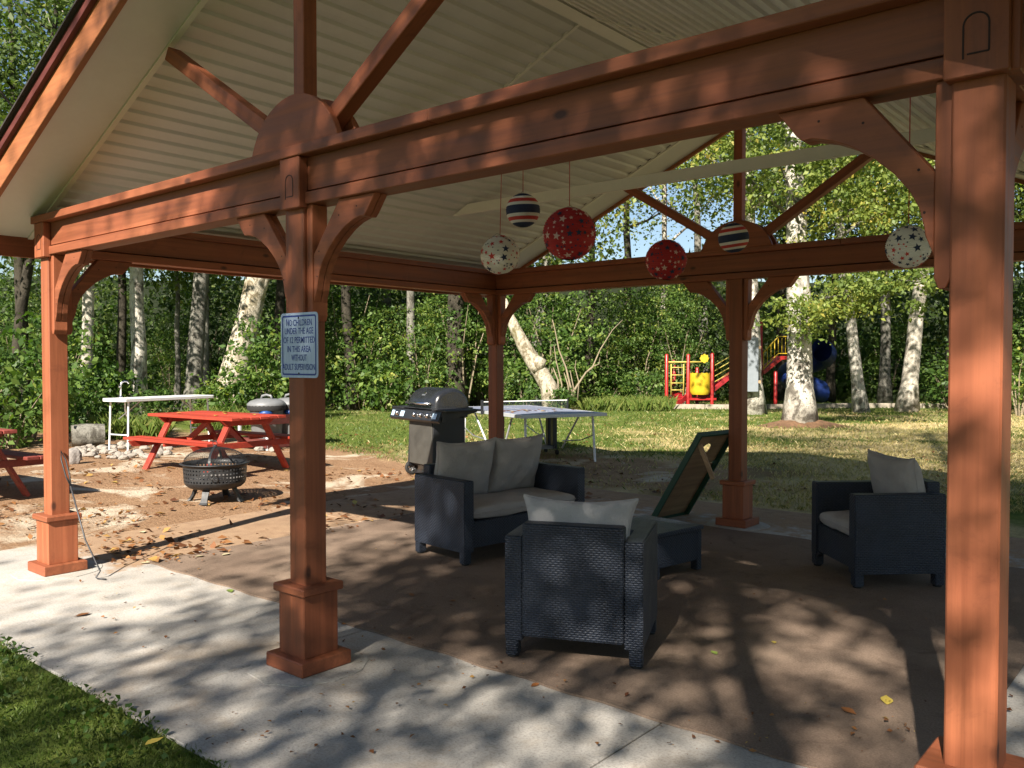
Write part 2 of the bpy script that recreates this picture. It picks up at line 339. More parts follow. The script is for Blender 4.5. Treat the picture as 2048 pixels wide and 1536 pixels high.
# ------------------------------------------------------------------ mesh helpers
class MB:
    def __init__(s): s.v = []; s.f = []; s.mi = []
    def add(s, vs, fs, mi=0):
        o = len(s.v); s.v += [tuple(p) for p in vs]; s.f += [tuple(i+o for i in f) for f in fs]; s.mi += [mi]*len(fs); return s
    def box(s, c, d, R=None, mi=0):
        h = [x/2 for x in d]; P = [Vector((sx*h[0], sy*h[1], sz*h[2])) for sx in (-1,1) for sy in (-1,1) for sz in (-1,1)]
        if R is not None: P = [R @ p for p in P]
        P = [p+Vector(c) for p in P]
        return s.add(P, [(0,1,3,2),(4,6,7,5),(0,4,5,1),(2,3,7,6),(0,2,6,4),(1,5,7,3)], mi)
    def span(s, a, b, mi=0):
        return s.box([(x+y)/2 for x, y in zip(a, b)], [abs(y-x) for x, y in zip(a, b)], None, mi)
    def bar(s, a, b, wd, ht, up=(0,0,1), mi=0):      # box beam from a to b
        a = Vector(a); b = Vector(b); x = (b-a); L = x.length; x.normalize(); y = Vector(up).cross(x)
        if y.length < 1e-4: y = Vector((1,0,0)).cross(x)
        y.normalize(); z = x.cross(y); R = Matrix((x, y, z)).transposed()
        return s.box((a+b)/2, (L, wd, ht), R, mi)
    def prism(s, poly, f0, f1, mi=0):                # poly: 2D list; f0/f1 map (p,q)->3D for both ends
        n = len(poly); A = [f0(*p) for p in poly]; B = [f1(*p) for p in poly]
        fs = [tuple(range(n-1, -1, -1)), tuple(range(n, 2*n))]+[(i, (i+1) % n, n+(i+1) % n, n+i) for i in range(n)]
        return s.add(A+B, fs, mi)
    def tube(s, pts, r, n=8, cap=True, mi=0):
        pts = [Vector(p) for p in pts]; m = len(pts)
        rs = r if isinstance(r, (list, tuple)) else [r]*m
        V = []; F = []; px = None
        for i, p in enumerate(pts):
            t = (pts[min(i+1, m-1)]-pts[max(i-1, 0)]).normalized()
            if px is None: px = t.orthogonal().normalized()
            px = (px - t*px.dot(t)).normalized(); py = t.cross(px)
            for k in range(n):
                a = 2*math.pi*k/n; V.append(p+(px*math.cos(a)+py*math.sin(a))*rs[i])
        for i in range(m-1):
            for k in range(n): F.append((i*n+k, i*n+(k+1) % n, (i+1)*n+(k+1) % n, (i+1)*n+k))
        if cap: F.append(tuple(range(n-1, -1, -1))); F.append(tuple((m-1)*n+k for k in range(n)))
        return s.add(V, F, mi)
    def lathe(s, prof, n=24, c=(0,0,0), mi=0, cap=False, sx=1, sy=1):
        V = []; F = []
        for r, z in prof:
            for k in range(n):
                a = 2*math.pi*k/n; V.append((c[0]+r*math.cos(a)*sx, c[1]+r*math.sin(a)*sy, c[2]+z))
        for i in range(len(prof)-1):
            for k in range(n): F.append((i*n+k, i*n+(k+1) % n, (i+1)*n+(k+1) % n, (i+1)*n+k))
        if cap: F.append(tuple(range(n-1, -1, -1))); F.append(tuple((len(prof)-1)*n+k for k in range(n)))
        return s.add(V, F, mi)
    def mesh(s, name, mats, bevel=0., smooth=False, uv=False, seg=1):
        me = bpy.data.meshes.new(name); me.from_pydata([tuple(p) for p in s.v], [], s.f)
        mats = mats if isinstance(mats, list) else [mats]
        for m in mats: me.materials.append(M[m] if isinstance(m, str) else m)
        if len(mats) > 1: me.polygons.foreach_set('material_index', s.mi)
        bm = bmesh.new(); bm.from_mesh(me); bmesh.ops.recalc_face_normals(bm, faces=bm.faces)
        if bevel: bmesh.ops.bevel(bm, geom=list(bm.edges), offset=bevel, segments=seg, affect='EDGES', clamp_overlap=True)
        if uv:
            lay = bm.loops.layers.uv.new('UVMap')
            for f in bm.faces:
                n = f.normal; a = max(range(3), key=lambda i: abs(n[i]))
                i, j = ((1,2),(0,2),(0,1))[a]
                for lp in f.loops: lp[lay].uv = (lp.vert.co[i], lp.vert.co[j])
        bm.to_mesh(me); bm.free()
        if smooth: me.polygons.foreach_set('use_smooth', [True]*len(me.polygons))
        me.update(); return me
    def build(s, name, mats, parent=None, loc=None, rot=None, **k):
        o = bpy.data.objects.new(name, s.mesh(name, mats, **k)); COL.objects.link(o)
        if parent is not None: o.parent = parent
        if loc is not None: o.location = loc
        if rot is not None: o.rotation_euler = rot
        return o
def tag(o, label=None, cat=None, group=None, kind=None):
    if label: o['label'] = label
    if cat: o['category'] = cat
    if group: o['group'] = group
    if kind: o['kind'] = kind
    return o
def empty(name, loc, label, cat, rz=0., group=None):
    o = bpy.data.objects.new(name, None); COL.objects.link(o); o.location = loc; o.rotation_euler = (0, 0, rz); o.empty_display_size = .2
    return tag(o, label, cat, group)
def link_mesh(name, me, parent=None, loc=(0,0,0), rot=(0,0,0), scale=(1,1,1)):
    o = bpy.data.objects.new(name, me); COL.objects.link(o); o.parent = parent; o.location = loc; o.rotation_euler = rot; o.scale = scale; return o
def text_mesh(txt, size, xs=1.):
    cu = bpy.data.curves.new('lettering', 'FONT'); cu.body = txt; cu.size = size; cu.offset = .0003; cu.align_x = 'CENTER'; cu.extrude = .0006; cu.resolution_u = 3
    ob = bpy.data.objects.new('lettering_tmp', cu); COL.objects.link(ob)
    dg = bpy.context.evaluated_depsgraph_get(); me = bpy.data.meshes.new_from_object(ob.evaluated_get(dg))
    bpy.data.objects.remove(ob); return me

# ================================================================== SETTING
W, L, HB, PH = 3.2593, 5.2569, 2.482, .0703
SLOPE, Z0 = .445, 2.84
def zr(x): return Z0 + SLOPE*min(x, 2*W-x)

# ground sheet
ax = np.unique(np.concatenate([np.linspace(-400, -60, 18), np.linspace(-60, -16, 45), np.linspace(-16, 12, 113), np.linspace(12, 60, 30), np.linspace(60, 400, 14)]))
ay = np.unique(np.concatenate([np.linspace(-400, -40, 14), np.linspace(-40, -6, 20), np.linspace(-6, 14, 81), np.linspace(14, 70, 57), np.linspace(70, 400, 18)]))
gx, gy = np.meshgrid(ax, ay, indexing='ij'); gz = hgt(gx, gy)
inside = (gx > -.6) & (gx < 7.2) & (gy > -.6) & (gy < 6.0)
gz = np.where(inside, -.10, gz - .012)
nx, ny = gx.shape
vv = np.stack([gx.ravel(), gy.ravel(), gz.ravel()], 1); ii = np.arange(nx*ny).reshape(nx, ny)
ff = np.stack([ii[:-1,:-1].ravel(), ii[1:,:-1].ravel(), ii[1:,1:].ravel(), ii[:-1,1:].ravel()], 1)
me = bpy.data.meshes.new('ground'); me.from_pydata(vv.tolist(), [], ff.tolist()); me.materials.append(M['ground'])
me.polygons.foreach_set('use_smooth', [True]*len(me.polygons))
ground = bpy.data.objects.new('ground', me); COL.objects.link(ground); tag(ground, 'lawn and bare dirt ground', None, None, 'structure')

# concrete slab of panels with joints
slab = empty('concrete_slab', (0,0,0), 'weathered concrete slab under the pavilion', None); slab['kind'] = 'structure'
xs = [-1.15, 1.1, 3.02, 5.11, 7.6]; ysl = [-.95, 2.9, 6.37]
for i in range(4):
    for j in range(2):
        MB().span((xs[i]+.005, ysl[j]+.005, -.12), (xs[i+1]-.005, ysl[j+1]-.005, 0)).build('slab_panel', 'concrete', slab, bevel=.006)
for x, y in ((0,0),(W,0),(2*W,0),(0,L),(W,L),(2*W,L)):
    rng = random.Random(int(x*10+y))
    m = MB(); n = 28; pr = [((.30+.03*rng.random())*math.cos(2*math.pi*k/n), (.30+.03*rng.random())*math.sin(2*math.pi*k/n)) for k in range(n)]
    m.prism(pr, lambda p, q: (x+p, y+q, -.01), lambda p, q: (x+p, y+q, .004)); m.build('post_footing', 'footing', slab)
# carpet
n = 40; ca = MB(); poly = []
rng = random.Random(4)
for k in range(n): poly.append((.30+5.94*k/n, .58+.012*math.sin(k*1.7)+.006*rng.random()))
for k in range(12): poly.append((6.24+.008*rng.random(), .585+4.36*k/12))
for k in range(n): poly.append((6.24-5.94*k/n, 4.95+.02*math.sin(k*.9)+.02*rng.random()))
for k in range(12): poly.append((.30-.02*rng.random(), 4.95-4.36*k/12))
ca.prism(poly, lambda p, q: (p, q, .002), lambda p, q: (p, q, .012))
tag(ca.build('carpet', 'carpet', None), 'brown outdoor carpet laid on the slab under the furniture', 'carpet')

# ================================================================== PAVILION
pav = empty('pavilion', (0,0,0), 'open red-brown timber picnic pavilion with gable roof and cream metal ceiling', 'pavilion')
posts = {'A':(0,0), 'B':(W,0), 'C':(2*W,0), 'D':(0,L), 'E':(W,L), 'F':(2*W,L)}
brk = {'A':[(1,0),(0,1)], 'B':[(1,0),(-1,0)], 'C':[(-1,0),(0,1)], 'D':[(1,0),(0,-1)], 'E':[(1,0),(-1,0)], 'F':[(-1,0),(0,-1)]}
post_me = MB().box((0,0,1.4555), (2*PH, 2*PH, 2.053)).mesh('post', 'wood_z', bevel=.006)
pl = MB().box((0,0,.245), (.225,.225,.335)).mesh('plinth', 'wood_z', bevel=.005)
cap_me = MB().box((0,0,.4355), (.272,.272,.0445)).mesh('plinth_cap', 'wood_x', bevel=.008)
bt_me = MB().box((0,0,.0422), (.326,.326,.0756)).mesh('base_trim', 'wood_x', bevel=.006)
BR = [(.610,2.481),(.545,2.395),(.525,2.376),(.4926,2.378),(.43,2.362),(.37,2.334),(.30,2.287),(.236,2.228),(.19,2.168),(.163,2.115),(.149,2.06),(.145,2.03),(.119,1.965),(.119,2.216),(.33,2.481)]
def bracket_mesh(axis):
    m = MB()
    for y0, y1 in ((-.042, -.0015), (.0015, .042)):
        if axis == 0: m.prism(BR, lambda p, q: (p, y0, q), lambda p, q: (p, y1, q))
        else: m.prism(BR, lambda p, q: (y0, p, q), lambda p, q: (y1, p, q))
    return m.mesh('bracket', 'wood_x' if axis == 0 else 'wood_y', bevel=.003)
brme = [bracket_mesh(0), bracket_mesh(1)]
SPC = [(.0705,1.90),(.0705,2.4812),(.118,2.4812),(.118,1.90),(.105,1.868),(.085,1.868)]
scr_ = [MB(), MB()]
for a_ in (0, 1):
    for p_, q_ in ((.47, 2.43), (.33, 2.40), (.165, 2.23), (.148, 2.10)):
        for s_ in (-1, 1):
            ring = [(.0045*math.cos(t_), .0045*math.sin(t_)) for t_ in np.linspace(0, 2*math.pi, 9)[:-1]]
            f_ = (lambda yy: (lambda a, b: (p_+a, yy, q_+b))) if a_ == 0 else (lambda yy: (lambda a, b: (yy, p_+a, q_+b)))
            scr_[a_].prism(ring, f_(s_*.0405), f_(s_*.0427))
scme = [scr_[0].mesh('screw_holes', 'wood_groove'), scr_[1].mesh('screw_holes', 'wood_groove')]
spme = [MB().prism(SPC, lambda p, q: (p, -.05, q), lambda p, q: (p, .05, q)).mesh('spacer_board', 'wood_z', bevel=.003),
        MB().prism(SPC, lambda p, q: (-.05, p, q), lambda p, q: (.05, p, q)).mesh('spacer_board', 'wood_z', bevel=.003)]
def arch_shade_line(m, o, ux, w=.033, h=.125, t=.005):
    o = Vector(o); ux = Vector(ux); uz = Vector((0,0,1)); nrm = ux.cross(uz)
    pth = [(-w, 0), (-w, h-w)]+[(w*math.cos(a), h-w+w*math.sin(a)) for a in np.linspace(math.pi, 0, 11)]+[(w, .012), (-w+.01, .012)]
    P = [o+ux*a+uz*b for a, b in pth]
    for a, b in zip(P[:-1], P[1:]): m.bar(a, b, .002, t, up=nrm.cross((b-a).normalized()))
    return m
for k, (x, y) in posts.items():
    po = link_mesh('post', post_me, pav, (x, y, 0), (0, 0, 0))
    link_mesh('plinth', pl, po); link_mesh('plinth_cap', cap_me, po); link_mesh('base_trim', bt_me, po)
    for dx, dy in brk[k]:
        a = 0 if dx else 1
        s = (dx or 1, dy or 1, 1)
        bo = link_mesh('bracket', brme[a], pav, (x, y, 0), scale=s)
        link_mesh('spacer_board', spme[a], bo); link_mesh('screw_holes', scme[a], bo)['kind'] = 'stuff'
    # head block on the outer gable face, arch groove drawn as raised dark strips for its shade
    sy = -1 if y == 0 else 1
    hb = MB().span((x-.085, y+sy*.052, 2.462), (x+.085, y+sy*.108, 2.7285)).build('head_block', 'wood_z', pav, bevel=.004)
    g_ = arch_shade_line(MB(), (x, y+sy*.1085, 2.512), (1, 0, 0)); g_.build('arch_groove', 'wood_groove', hb)
    if k in 'ACDF':
        sx = -1 if x == 0 else 1
        hb = MB().span((x+sx*.0525, y-.085, 2.4625), (x+sx*.108, y+.085, 2.7285)).build('head_block', 'wood_z', pav, bevel=.004)
        arch_shade_line(MB(), (x+sx*.1085, y, 2.512), (0, 1, 0)).build('arch_groove', 'wood_groove', hb)
# beams: core board, bottom strip, cap.  front/back run in X, sides run in Y
for y in (0, L):
    b_ = MB().span((-.05, y-.05, 2.5555), (2*W+.05, y+.05, 2.7295)).build('gable_beam', 'wood_x', pav, bevel=.002); MB().span((-.03, y-.022, 2.5452), (2*W+.03, y+.022, 2.5553)).build('groove_board', 'wood_groove', b_)
    MB().span((-.068, y-.068, 2.482), (2*W+.068, y+.068, 2.545)).build('bottom_strip', 'wood_x', b_, bevel=.004)
    MB().span((-.13, y-.118, 2.73), (W+1.05, y+.118, 2.785)).build('beam_cap', 'wood_x', b_, bevel=.004)
    MB().span((W+1.052, y-.118, 2.73), (2*W+.13, y+.118, 2.785)).build('beam_cap', 'wood_x', b_, bevel=.004)
for x in (0, 2*W):
    b_ = MB().span((x-.048, .052, 2.5555), (x+.048, L-.052, 2.729)).build('side_beam', 'wood_y', pav, bevel=.002); MB().span((x-.022, .052, 2.5457), (x+.022, L-.052, 2.5553)).build('groove_board', 'wood_groove', b_)
    MB().span((x-.066, .070, 2.483), (x+.066, L-.070, 2.5455)).build('bottom_strip', 'wood_y', b_, bevel=.004)
    MB().span((x-.09, .120, 2.7305), (x+.09, L-.120, 2.7842)).build('beam_cap', 'wood_y', b_, bevel=.004)
# sunburst gable: two half discs with three spokes between them
Rd = .40; dz = -.12
a0 = math.asin(.12/Rd)
disc = [(Rd*math.cos(a), dz+Rd*math.sin(a)) for a in np.linspace(a0, math.pi-a0, 34)]
for y in (0, L):
    for s in (-1, 1):
        MB().prism(disc, lambda p, q: (W+p, y+s*.047, 2.7858+q), lambda p, q: (W+p, y+s*.087, 2.7858+q)).build('half_disc', 'wood_x', pav, bevel=.004)
    MB().span((W-.045, y-.0445, 2.80), (W+.045, y+.0445, zr(W)-.03)).build('king_post', 'wood_z', pav, bevel=.004)
    for s in (-1, 1):
        ang = math.atan2(.97, 1.56); d = Vector((math.cos(ang), 0, math.sin(ang)))
        # far end where the spoke meets the ceiling slope
        t_ = (zr(W)-2.75)/(math.sin(ang)+SLOPE*math.cos(ang))-.06
        m = MB().box(((t_+.20)/2, 0, 0), (t_-.20, .088, .085))
        m.build('spoke', 'wood_x', pav, loc=(W, y, 2.75), rot=(0, -ang if s > 0 else -(math.pi-ang), 0), bevel=.004)
# roof: ribbed ceiling sheets, flat soffits, trims, fascias, deck
def rib_sheet(x0, x1, y0, y1, side):
    # profile across the slope, extruded along Y
    pts = []; x = x0
    while x < x1-1e-6:
        for dx, dz_ in ((0, 0), (.052, 0), (.063, .019), (.109, .019), (.120, 0)):
            if x+dx <= x1+1e-6: pts.append((x+dx, dz_))
        x += .1205
    m = MB()
    V = []; F = []
    for i, (px, pz) in enumerate(pts):
        X = px if side < 0 else 2*W-px
        for yy in (y0, y1): V.append((X, yy, Z0+SLOPE*px+pz))
    for i in range(len(pts)-1): F.append((2*i, 2*i+1, 2*i+3, 2*i+2))
    return m.add(V, F)
for side in (-1, 1):
    edges = np.arange(-.40, W-.03, .1205*8)
    edges = list(edges)
    for a, e in enumerate(edges):
        e1 = min(e+.1205*8, W-.035)
        for y0, y1 in ((.005, 2.60), (2.615, L-.005)):
            rib_sheet(e, e1, y0, y1, side).build('ceiling_sheet', 'ceiling', pav)
    def S(px, yy, dz_=0): return (px if side < 0 else 2*W-px, yy, Z0+SLOPE*px+dz_)
    def slab_(px0, px1, y0, y1, z0, z1):
        return MB().prism([(px0, z0), (px1, z0), (px1, z1), (px0, z1)], lambda p, q: S(p, y0, q), lambda p, q: S(p, y1, q))
    slab_(-.405, W-.002, 2.592, 2.622, -.006, .0235).build('ceiling_joint_strip', 'trim', pav)
    for y0, y1 in ((-.415, -.035), (L+.035, L+.415)):
        slab_(-.41, W-.002, y0, y1, .002, .012).build('soffit', 'ceiling', pav)
    for y0, y1 in ((-.034, .004), (L-.004, L+.034)):
        slab_(-.41, W-.002, y0, y1, -.010, .013).build('soffit_trim', 'trim', pav)
    for yf in (-.457, L+.417):
        slab_(-.46, W-.001, yf, yf+.04, -.035, .235).build('rake_fascia', 'fascia', pav, bevel=.003)
    for yf in (-.492, L+.457):
        slab_(-.47, W-.001, yf, yf+.035, .168, .234).build('drip_board', 'frame_wood', pav)
    MB().span((-.452 if side < 0 else 2*W+.412, -.414, 2.50), (-.412 if side < 0 else 2*W+.452, L+.414, 2.745)).build('eave_fascia', 'wood_y', pav)
    nrow = 14
    for r in range(nrow):                                   # shingle courses
        p0 = -.54 + (W+.54)*r/nrow; p1 = -.54+(W+.54)*(r+1)/nrow
        slab_(p0, p1-.002, -.525, L+.525, .237, .252).build('shingle_course', 'shingle', pav)
MB().prism([(-.07, -.012), (.07, -.012), (0, .02)], lambda p, q: (W+p, .006, zr(W)-.028+q), lambda p, q: (W+p, L-.006, zr(W)-.028+q)).build('ridge_trim', 'trim', pav)
# white tie beams across the ceiling
for ty in (1.70, 3.68):
    z0, z1 = 3.185, 3.285; x0 = (z0-Z0)/SLOPE+.012; x1 = (z1-Z0)/SLOPE+.012
    MB().prism([(x0, z0), (2*W-x0, z0), (2*W-x1, z1), (x1, z1)], lambda p, q: (p, ty-.02, q), lambda p, q: (p, ty+.02, q)).build('tie_beam', 'trim', pav, bevel=.003)
# electrical conduit / sagging cord along the ridge
MB().tube([(W+.35, .9+.25*k, zr(W+.35)-.03-.018*math.sin(k*1.1)**2) for k in range(11)], .006, 6).build('ceiling_cord', 'trim', pav)

# sign on the middle post
sg = empty('warning_sign', (W+.04, -.0775, 1.74), 'white metal sign with blue lettering about children, screwed to the middle post', 'sign')
def rrect(w, h, r, n=6):
    P = []
    for cx, cy, a0_ in ((w/2-r, h/2-r, 0), (-w/2+r, h/2-r, 90), (-w/2+r, -h/2+r, 180), (w/2-r, -h/2+r, 270)):
        for k in range(n+1): P.append((cx+r*math.cos(R_(a0_+90*k/n)), cy+r*math.sin(R_(a0_+90*k/n))))
    return P
sw, sh = .325, .345
MB().prism(rrect(sw, sh, .022), lambda p, q: (p, 0, q), lambda p, q: (p, -.003, q)).build('sign_plate', 'sign_white', sg)
o_ = rrect(sw-.026, sh-.026, .014); i_ = rrect(sw-.044, sh-.044, .008); m = MB(); n = len(o_)
for k in range(n):
    k2 = (k+1) % n; m.add([(o_[k][0], -.0036, o_[k][1]), (o_[k2][0], -.0036, o_[k2][1]), (i_[k2][0], -.0036, i_[k2][1]), (i_[k][0], -.0036, i_[k][1])], [(0,1,2,3)])
m.build('border_line', 'sign_blue', sg)
lines = [('No CHILDREN', .104, .225), ('UNDER THE AGE', .060, .250), ('OF 12 PERMITTED', .012, .275), ('IN THIS AREA', -.036, .205), ('WITHOUT', -.082, .135), ('ADULT SUPERVISION!', -.131, .292)]
for txt, zz, wd in lines:
    me = text_mesh(txt.upper(), .042)
    xsv = [v.co.x for v in me.vertices]; k = wd/(max(xsv)-min(xsv)); mid = (max(xsv)+min(xsv))/2
    for v in me.vertices: v.co = ((v.co.x-mid)*k, v.co.y*1.12, v.co.z*.3)
    # drop-cap N and larger 12 as on the sign
    for v in me.vertices:
        fx = v.co.x/wd+.5
        if txt.startswith('No') and fx < .085: v.co.y *= 1.22
        pass
    me.materials.append(M['sign_blue']); lo = link_mesh('lettering', me, sg, (0, -.0038, zz), (math.pi/2, 0, 0))
for zz in (.145, -.150):
    MB().lathe([(.0001, .0035), (.005, .0025), (.006, 0)], 10).build('screw', 'iron_rod', sg, loc=(-.002, -.0031, zz), rot=(math.pi/2, 0, 0))

# ================================================================== LANTERNS
def star_pts(r, rot=0): return [((r if k % 2 == 0 else r*.42)*math.sin(rot+math.pi*k/5), (r if k % 2 == 0 else r*.42)*math.cos(rot+math.pi*k/5)) for k in range(10)]
def lantern(name, c, dia, kind, label, ztop, tilt=(0,0), seed=0, sx=0, sy=0):
    rng = random.Random(seed); r = dia/2
    e = empty(name, (c[0], c[1], c[2]), label, 'paper lantern', group='patriotic paper lanterns hung from the ceiling')
    e.rotation_euler = (tilt[0], tilt[1], rng.random()*6)
    nl = 26; prof = []
    for i in range(nl*3+1):
        a = math.pi*(.085+.83*i/(nl*3)); rr = r*(1+.017*math.cos(2*math.pi*i/3))
        prof.append((rr*math.sin(a), -rr*math.cos(a)*.97))
    m = MB().lathe(prof, 40); nf = len(prof)-1
    if kind == 'stripe':
        def band(i):
            f = i/nf
            for lim, v in ((.16, 1), (.235, 0), (.325, 2), (.405, 0), (.595, 1), (.675, 0), (.765, 2), (.84, 0), (2, 1)):
                if f < lim: return v
        m.mi = [band(k//40) for k in range(len(m.f))]
        m.build('paper_shade', ['lan_white', 'lan_navy', 'lan_redp'], e, smooth=True)
    else:
        m.build('paper_shade', 'lan_white' if kind == 'white' else 'lan_red', e, smooth=True)
        stars = {'a': MB(), 'b': MB()}
        N = 150 if kind == 'red' else 120; pts = []; gr = math.pi*(3-math.sqrt(5))
        tries = 0
        while len(pts) < N and tries < 6000:
            tries += 1
            z = rng.uniform(-.93, .93); a = rng.random()*2*math.pi
            s = rng.choice([.21, .21, .15, .12, .065, .055]) if kind == 'white' else rng.choice([.165, .165, .14, .09, .06, .055])
            d = Vector((math.sqrt(1-z*z)*math.cos(a), math.sqrt(1-z*z)*math.sin(a), z))
            if all((d-q).length > (s+sq)*1.02 for q, sq in pts): pts.append((d, s))
        for k, (d, s) in enumerate(pts):
            up = Vector((0,0,1)); tx = up.cross(d).normalized(); ty = d.cross(tx)
            P = [d*r*1.024]
            for a, b in star_pts(s*r, rng.uniform(-.4, .4)): P.append((d*r+tx*a+ty*b).normalized()*r*1.021)
            key = 'a' if rng.random() < .5 else 'b'
            stars[key].add(P, [(0, 1+j, 1+(j+1) % 10) for j in range(10)])
        tag(stars['a'].build('navy_stars', 'lan_navy', e), kind='stuff')
        tag(stars['b'].build('red_stars' if kind == 'white' else 'pale_stars', 'lan_redp' if kind == 'white' else 'lan_pink', e), kind='stuff')
    t = m_ring = MB().tube([(r*.26*math.cos(a), r*.26*math.sin(a), r*.955) for a in np.linspace(0, 2*math.pi, 17)], .003, 5, cap=False)
    t.build('wire_ring', 'wire', e)
    MB().tube([(-r*.26, 0, r*.955), (0, 0, r*.955+.02), (r*.26, 0, r*.955)], .002, 5).build('wire_hook', 'wire', e)
    st = MB().tube([(0, 0, r*.955+.015), (sx, sy, ztop-c[2])], .0028, 5).build('hanging_string', 'string', e)
    st.rotation_euler = Euler(e.rotation_euler).to_matrix().inverted().to_euler()
    return e
T1, T2, TZ = 1.70, 3.68, 3.18
def lat(u, v, y): return at(u, v, 1, y)
c = lat(1000, 510, T1); lantern('paper_lantern', c, .272, 'white', 'white lantern with red and navy stars, leftmost and lowest of the three on the left', TZ, (.12, -.16), 1, sx=.02)
c = lat(1046, 421, T1); lantern('paper_lantern', c, .232, 'stripe', 'striped navy, red and white lantern above the leftmost white star lantern', TZ, (.05, .03), 2)
c = lat(1139, 468, T1); lantern('paper_lantern', c, .345, 'red', 'largest red lantern with navy and pale stars, right of the striped lantern', TZ, (.03, .02), 3)
c = lat(1332, 520, T2); lantern('paper_lantern', c, .350, 'red', 'smaller-looking red star lantern in front of the back beam', TZ, (.04, .02), 4)
c = lat(1467, 476, T2); lantern('paper_lantern', c, .245, 'stripe', 'striped lantern hanging in front of the back half disc', TZ, (-.1, .14), 5)
c = lat(1817, 494, T1); lantern('paper_lantern', c, .212, 'white', 'white star lantern half hidden behind the front right bracket', TZ, (.05, .1), 6)

# ================================================================== WICKER FURNITURE
def cushion(w, d, t, seed=0, n=22, corner=.06, sag=0., pw=.45):
    rng = random.Random(seed); V = []; F = []
    ph = [rng.random()*6 for _ in range(6)]
    def top(u, v, s):
        e = (1-abs(u)**3.2)*(1-abs(v)**3.2)
        z = s*t/2*max(e, 0)**pw
        z += s*.010*math.sin(u*5+ph[0])*math.sin(v*4+ph[1])*max(e, 0)**.5 + s*.006*math.sin(u*11+v*7+ph[2])*max(e, 0)**.5
        k = 1-corner*(1-u*u)*abs(v)**6 ; k2 = 1-corner*(1-v*v)*abs(u)**6
        return (u*w/2*k2*(1-.02*s*0), v*d/2*k, z - sag*(1-u*u)*(1-v*v)*0)
    for s in (1, -1):
        o = len(V)
        for i in range(n+1):
            for j in range(n+1): V.append(top(-math.cos(math.pi*i/n), -math.cos(math.pi*j/n), s))
        for i in range(n):
            for j in range(n):
                a = o+i*(n+1)+j; q = (a, a+n+1, a+n+2, a+1); F.append(q if s > 0 else q[::-1])
    return MB().add(V, F)
def build_cushion(name, m, parent, mat, loc, rot=(0,0,0)):
    me = m.mesh(name, mat, smooth=True); bm = bmesh.new(); bm.from_mesh(me); bmesh.ops.remove_doubles(bm, verts=bm.verts, dist=.0015); bm.to_mesh(me); bm.free()
    me.polygons.foreach_set('use_smooth', [True]*len(me.polygons))
    o = link_mesh(name, me, parent, loc, rot)
    n = 22; P = [m.v[i*(n+1)] for i in range(n+1)]+[m.v[n*(n+1)+j] for j in range(1, n+1)]+[m.v[i*(n+1)+n] for i in range(n-1, -1, -1)]+[m.v[j] for j in range(n-1, 0, -1)]
    P = [Vector((a, b, 0)) for a, b, c in P]; P = [p for i, p in enumerate(P) if (p-P[i-1]).length > .004]
    MB().tube(P+[P[0]], .0055, 6, cap=False).build('piping', mat, o, smooth=True)
    return o
def wick(parent, name, a, b, bev=.006): return MB().span(a, b).build(name, 'wicker', parent, bevel=min(bev, .006), seg=2, uv=True)
def seat_unit(name, label, cat, loc, rz, width, nback, fab, group=None, depth=.68, arm_h=.68, back_h=.755, pillow=(.55, .50)):
    # local: forward = +Y, width along X, origin on the floor at the centre
    e = empty(name, loc, label, cat, rz, group); w = width/2; d = depth/2; aw = .10; fl = .10
    for s in (-1, 1):
        wick(e, 'arm_panel', (s*(w-aw), -d, fl), (s*w, d, arm_h))
        for y in (-d+.004, d-.074):
            lg = wick(e, 'leg', (s*(w-.075), y, .0125), (s*(w-.003), y+.07, fl+.004), .008)
            MB().lathe([(.028, 0), (.031, .004), (.030, .0125)], 12, cap=True).build('foot_cap', 'rubber', lg, loc=(s*(w-.039), y+.035, .0))
    wick(e, 'backrest', (-w+aw+.004, -d-.012, fl+.03), (w-aw-.004, -d+.085, back_h))
    wick(e, 'seat_base', (-w+aw+.003, -d+.088, fl+.03), (w-aw-.003, d-.012, .345))
    sc = cushion(2*w-2*aw-.012, depth-.10, .135, 7, corner=.0, pw=.17)
    build_cushion('seat_cushion', sc, e, fab, (0, .03, .345+.058))
    pw = (2*w-2*aw)/nback
    for k in range(nback):
        x = -w+aw+pw*(k+.5)
        bc = cushion(pw*(1.06 if nback > 1 else 1.16), pillow[1], .19, 11+k, corner=.15)
        build_cushion('back_cushion', bc, e, fab, (x, -d+.165, .425+pillow[1]/2), (R_(90-14), 0, R_((-1)**k*2.5)))
    return e
fw1 = Vector((-.41, .91, 0)).normalized()
ch1 = Vector((4.367, .915, .012))+fw1*.335
seat_unit('wicker_armchair', 'anthracite wicker armchair seen from behind, nearest to the camera', 'armchair', ch1, math.atan2(-fw1.x, fw1.y), .765, 1, 'fabric2', 'wicker lounge chairs', pillow=(.55, .46))
fw2 = Vector((-.72, -.69, 0)).normalized()
ch2 = Vector((4.757, 3.747, .012))-fw2*.335
seat_unit('wicker_armchair', 'anthracite wicker armchair facing left, half hidden by the front right post', 'armchair', ch2, math.atan2(-fw2.x, fw2.y), .765, 1, 'fabric', 'wicker lounge chairs', pillow=(.55, .52))
fw3 = Vector((.992, -.126, 0)).normalized(); wd3 = Vector((.126, .992, 0))
sf = Vector((2.40, 2.15, .012)) + wd3*.70 - fw3*.335
seat_unit('wicker_loveseat', 'anthracite wicker two-seat sofa with taupe cushions', 'sofa', sf, math.atan2(-fw3.x, fw3.y), 1.42, 2, 'fabric', None, pillow=(.6, .55))
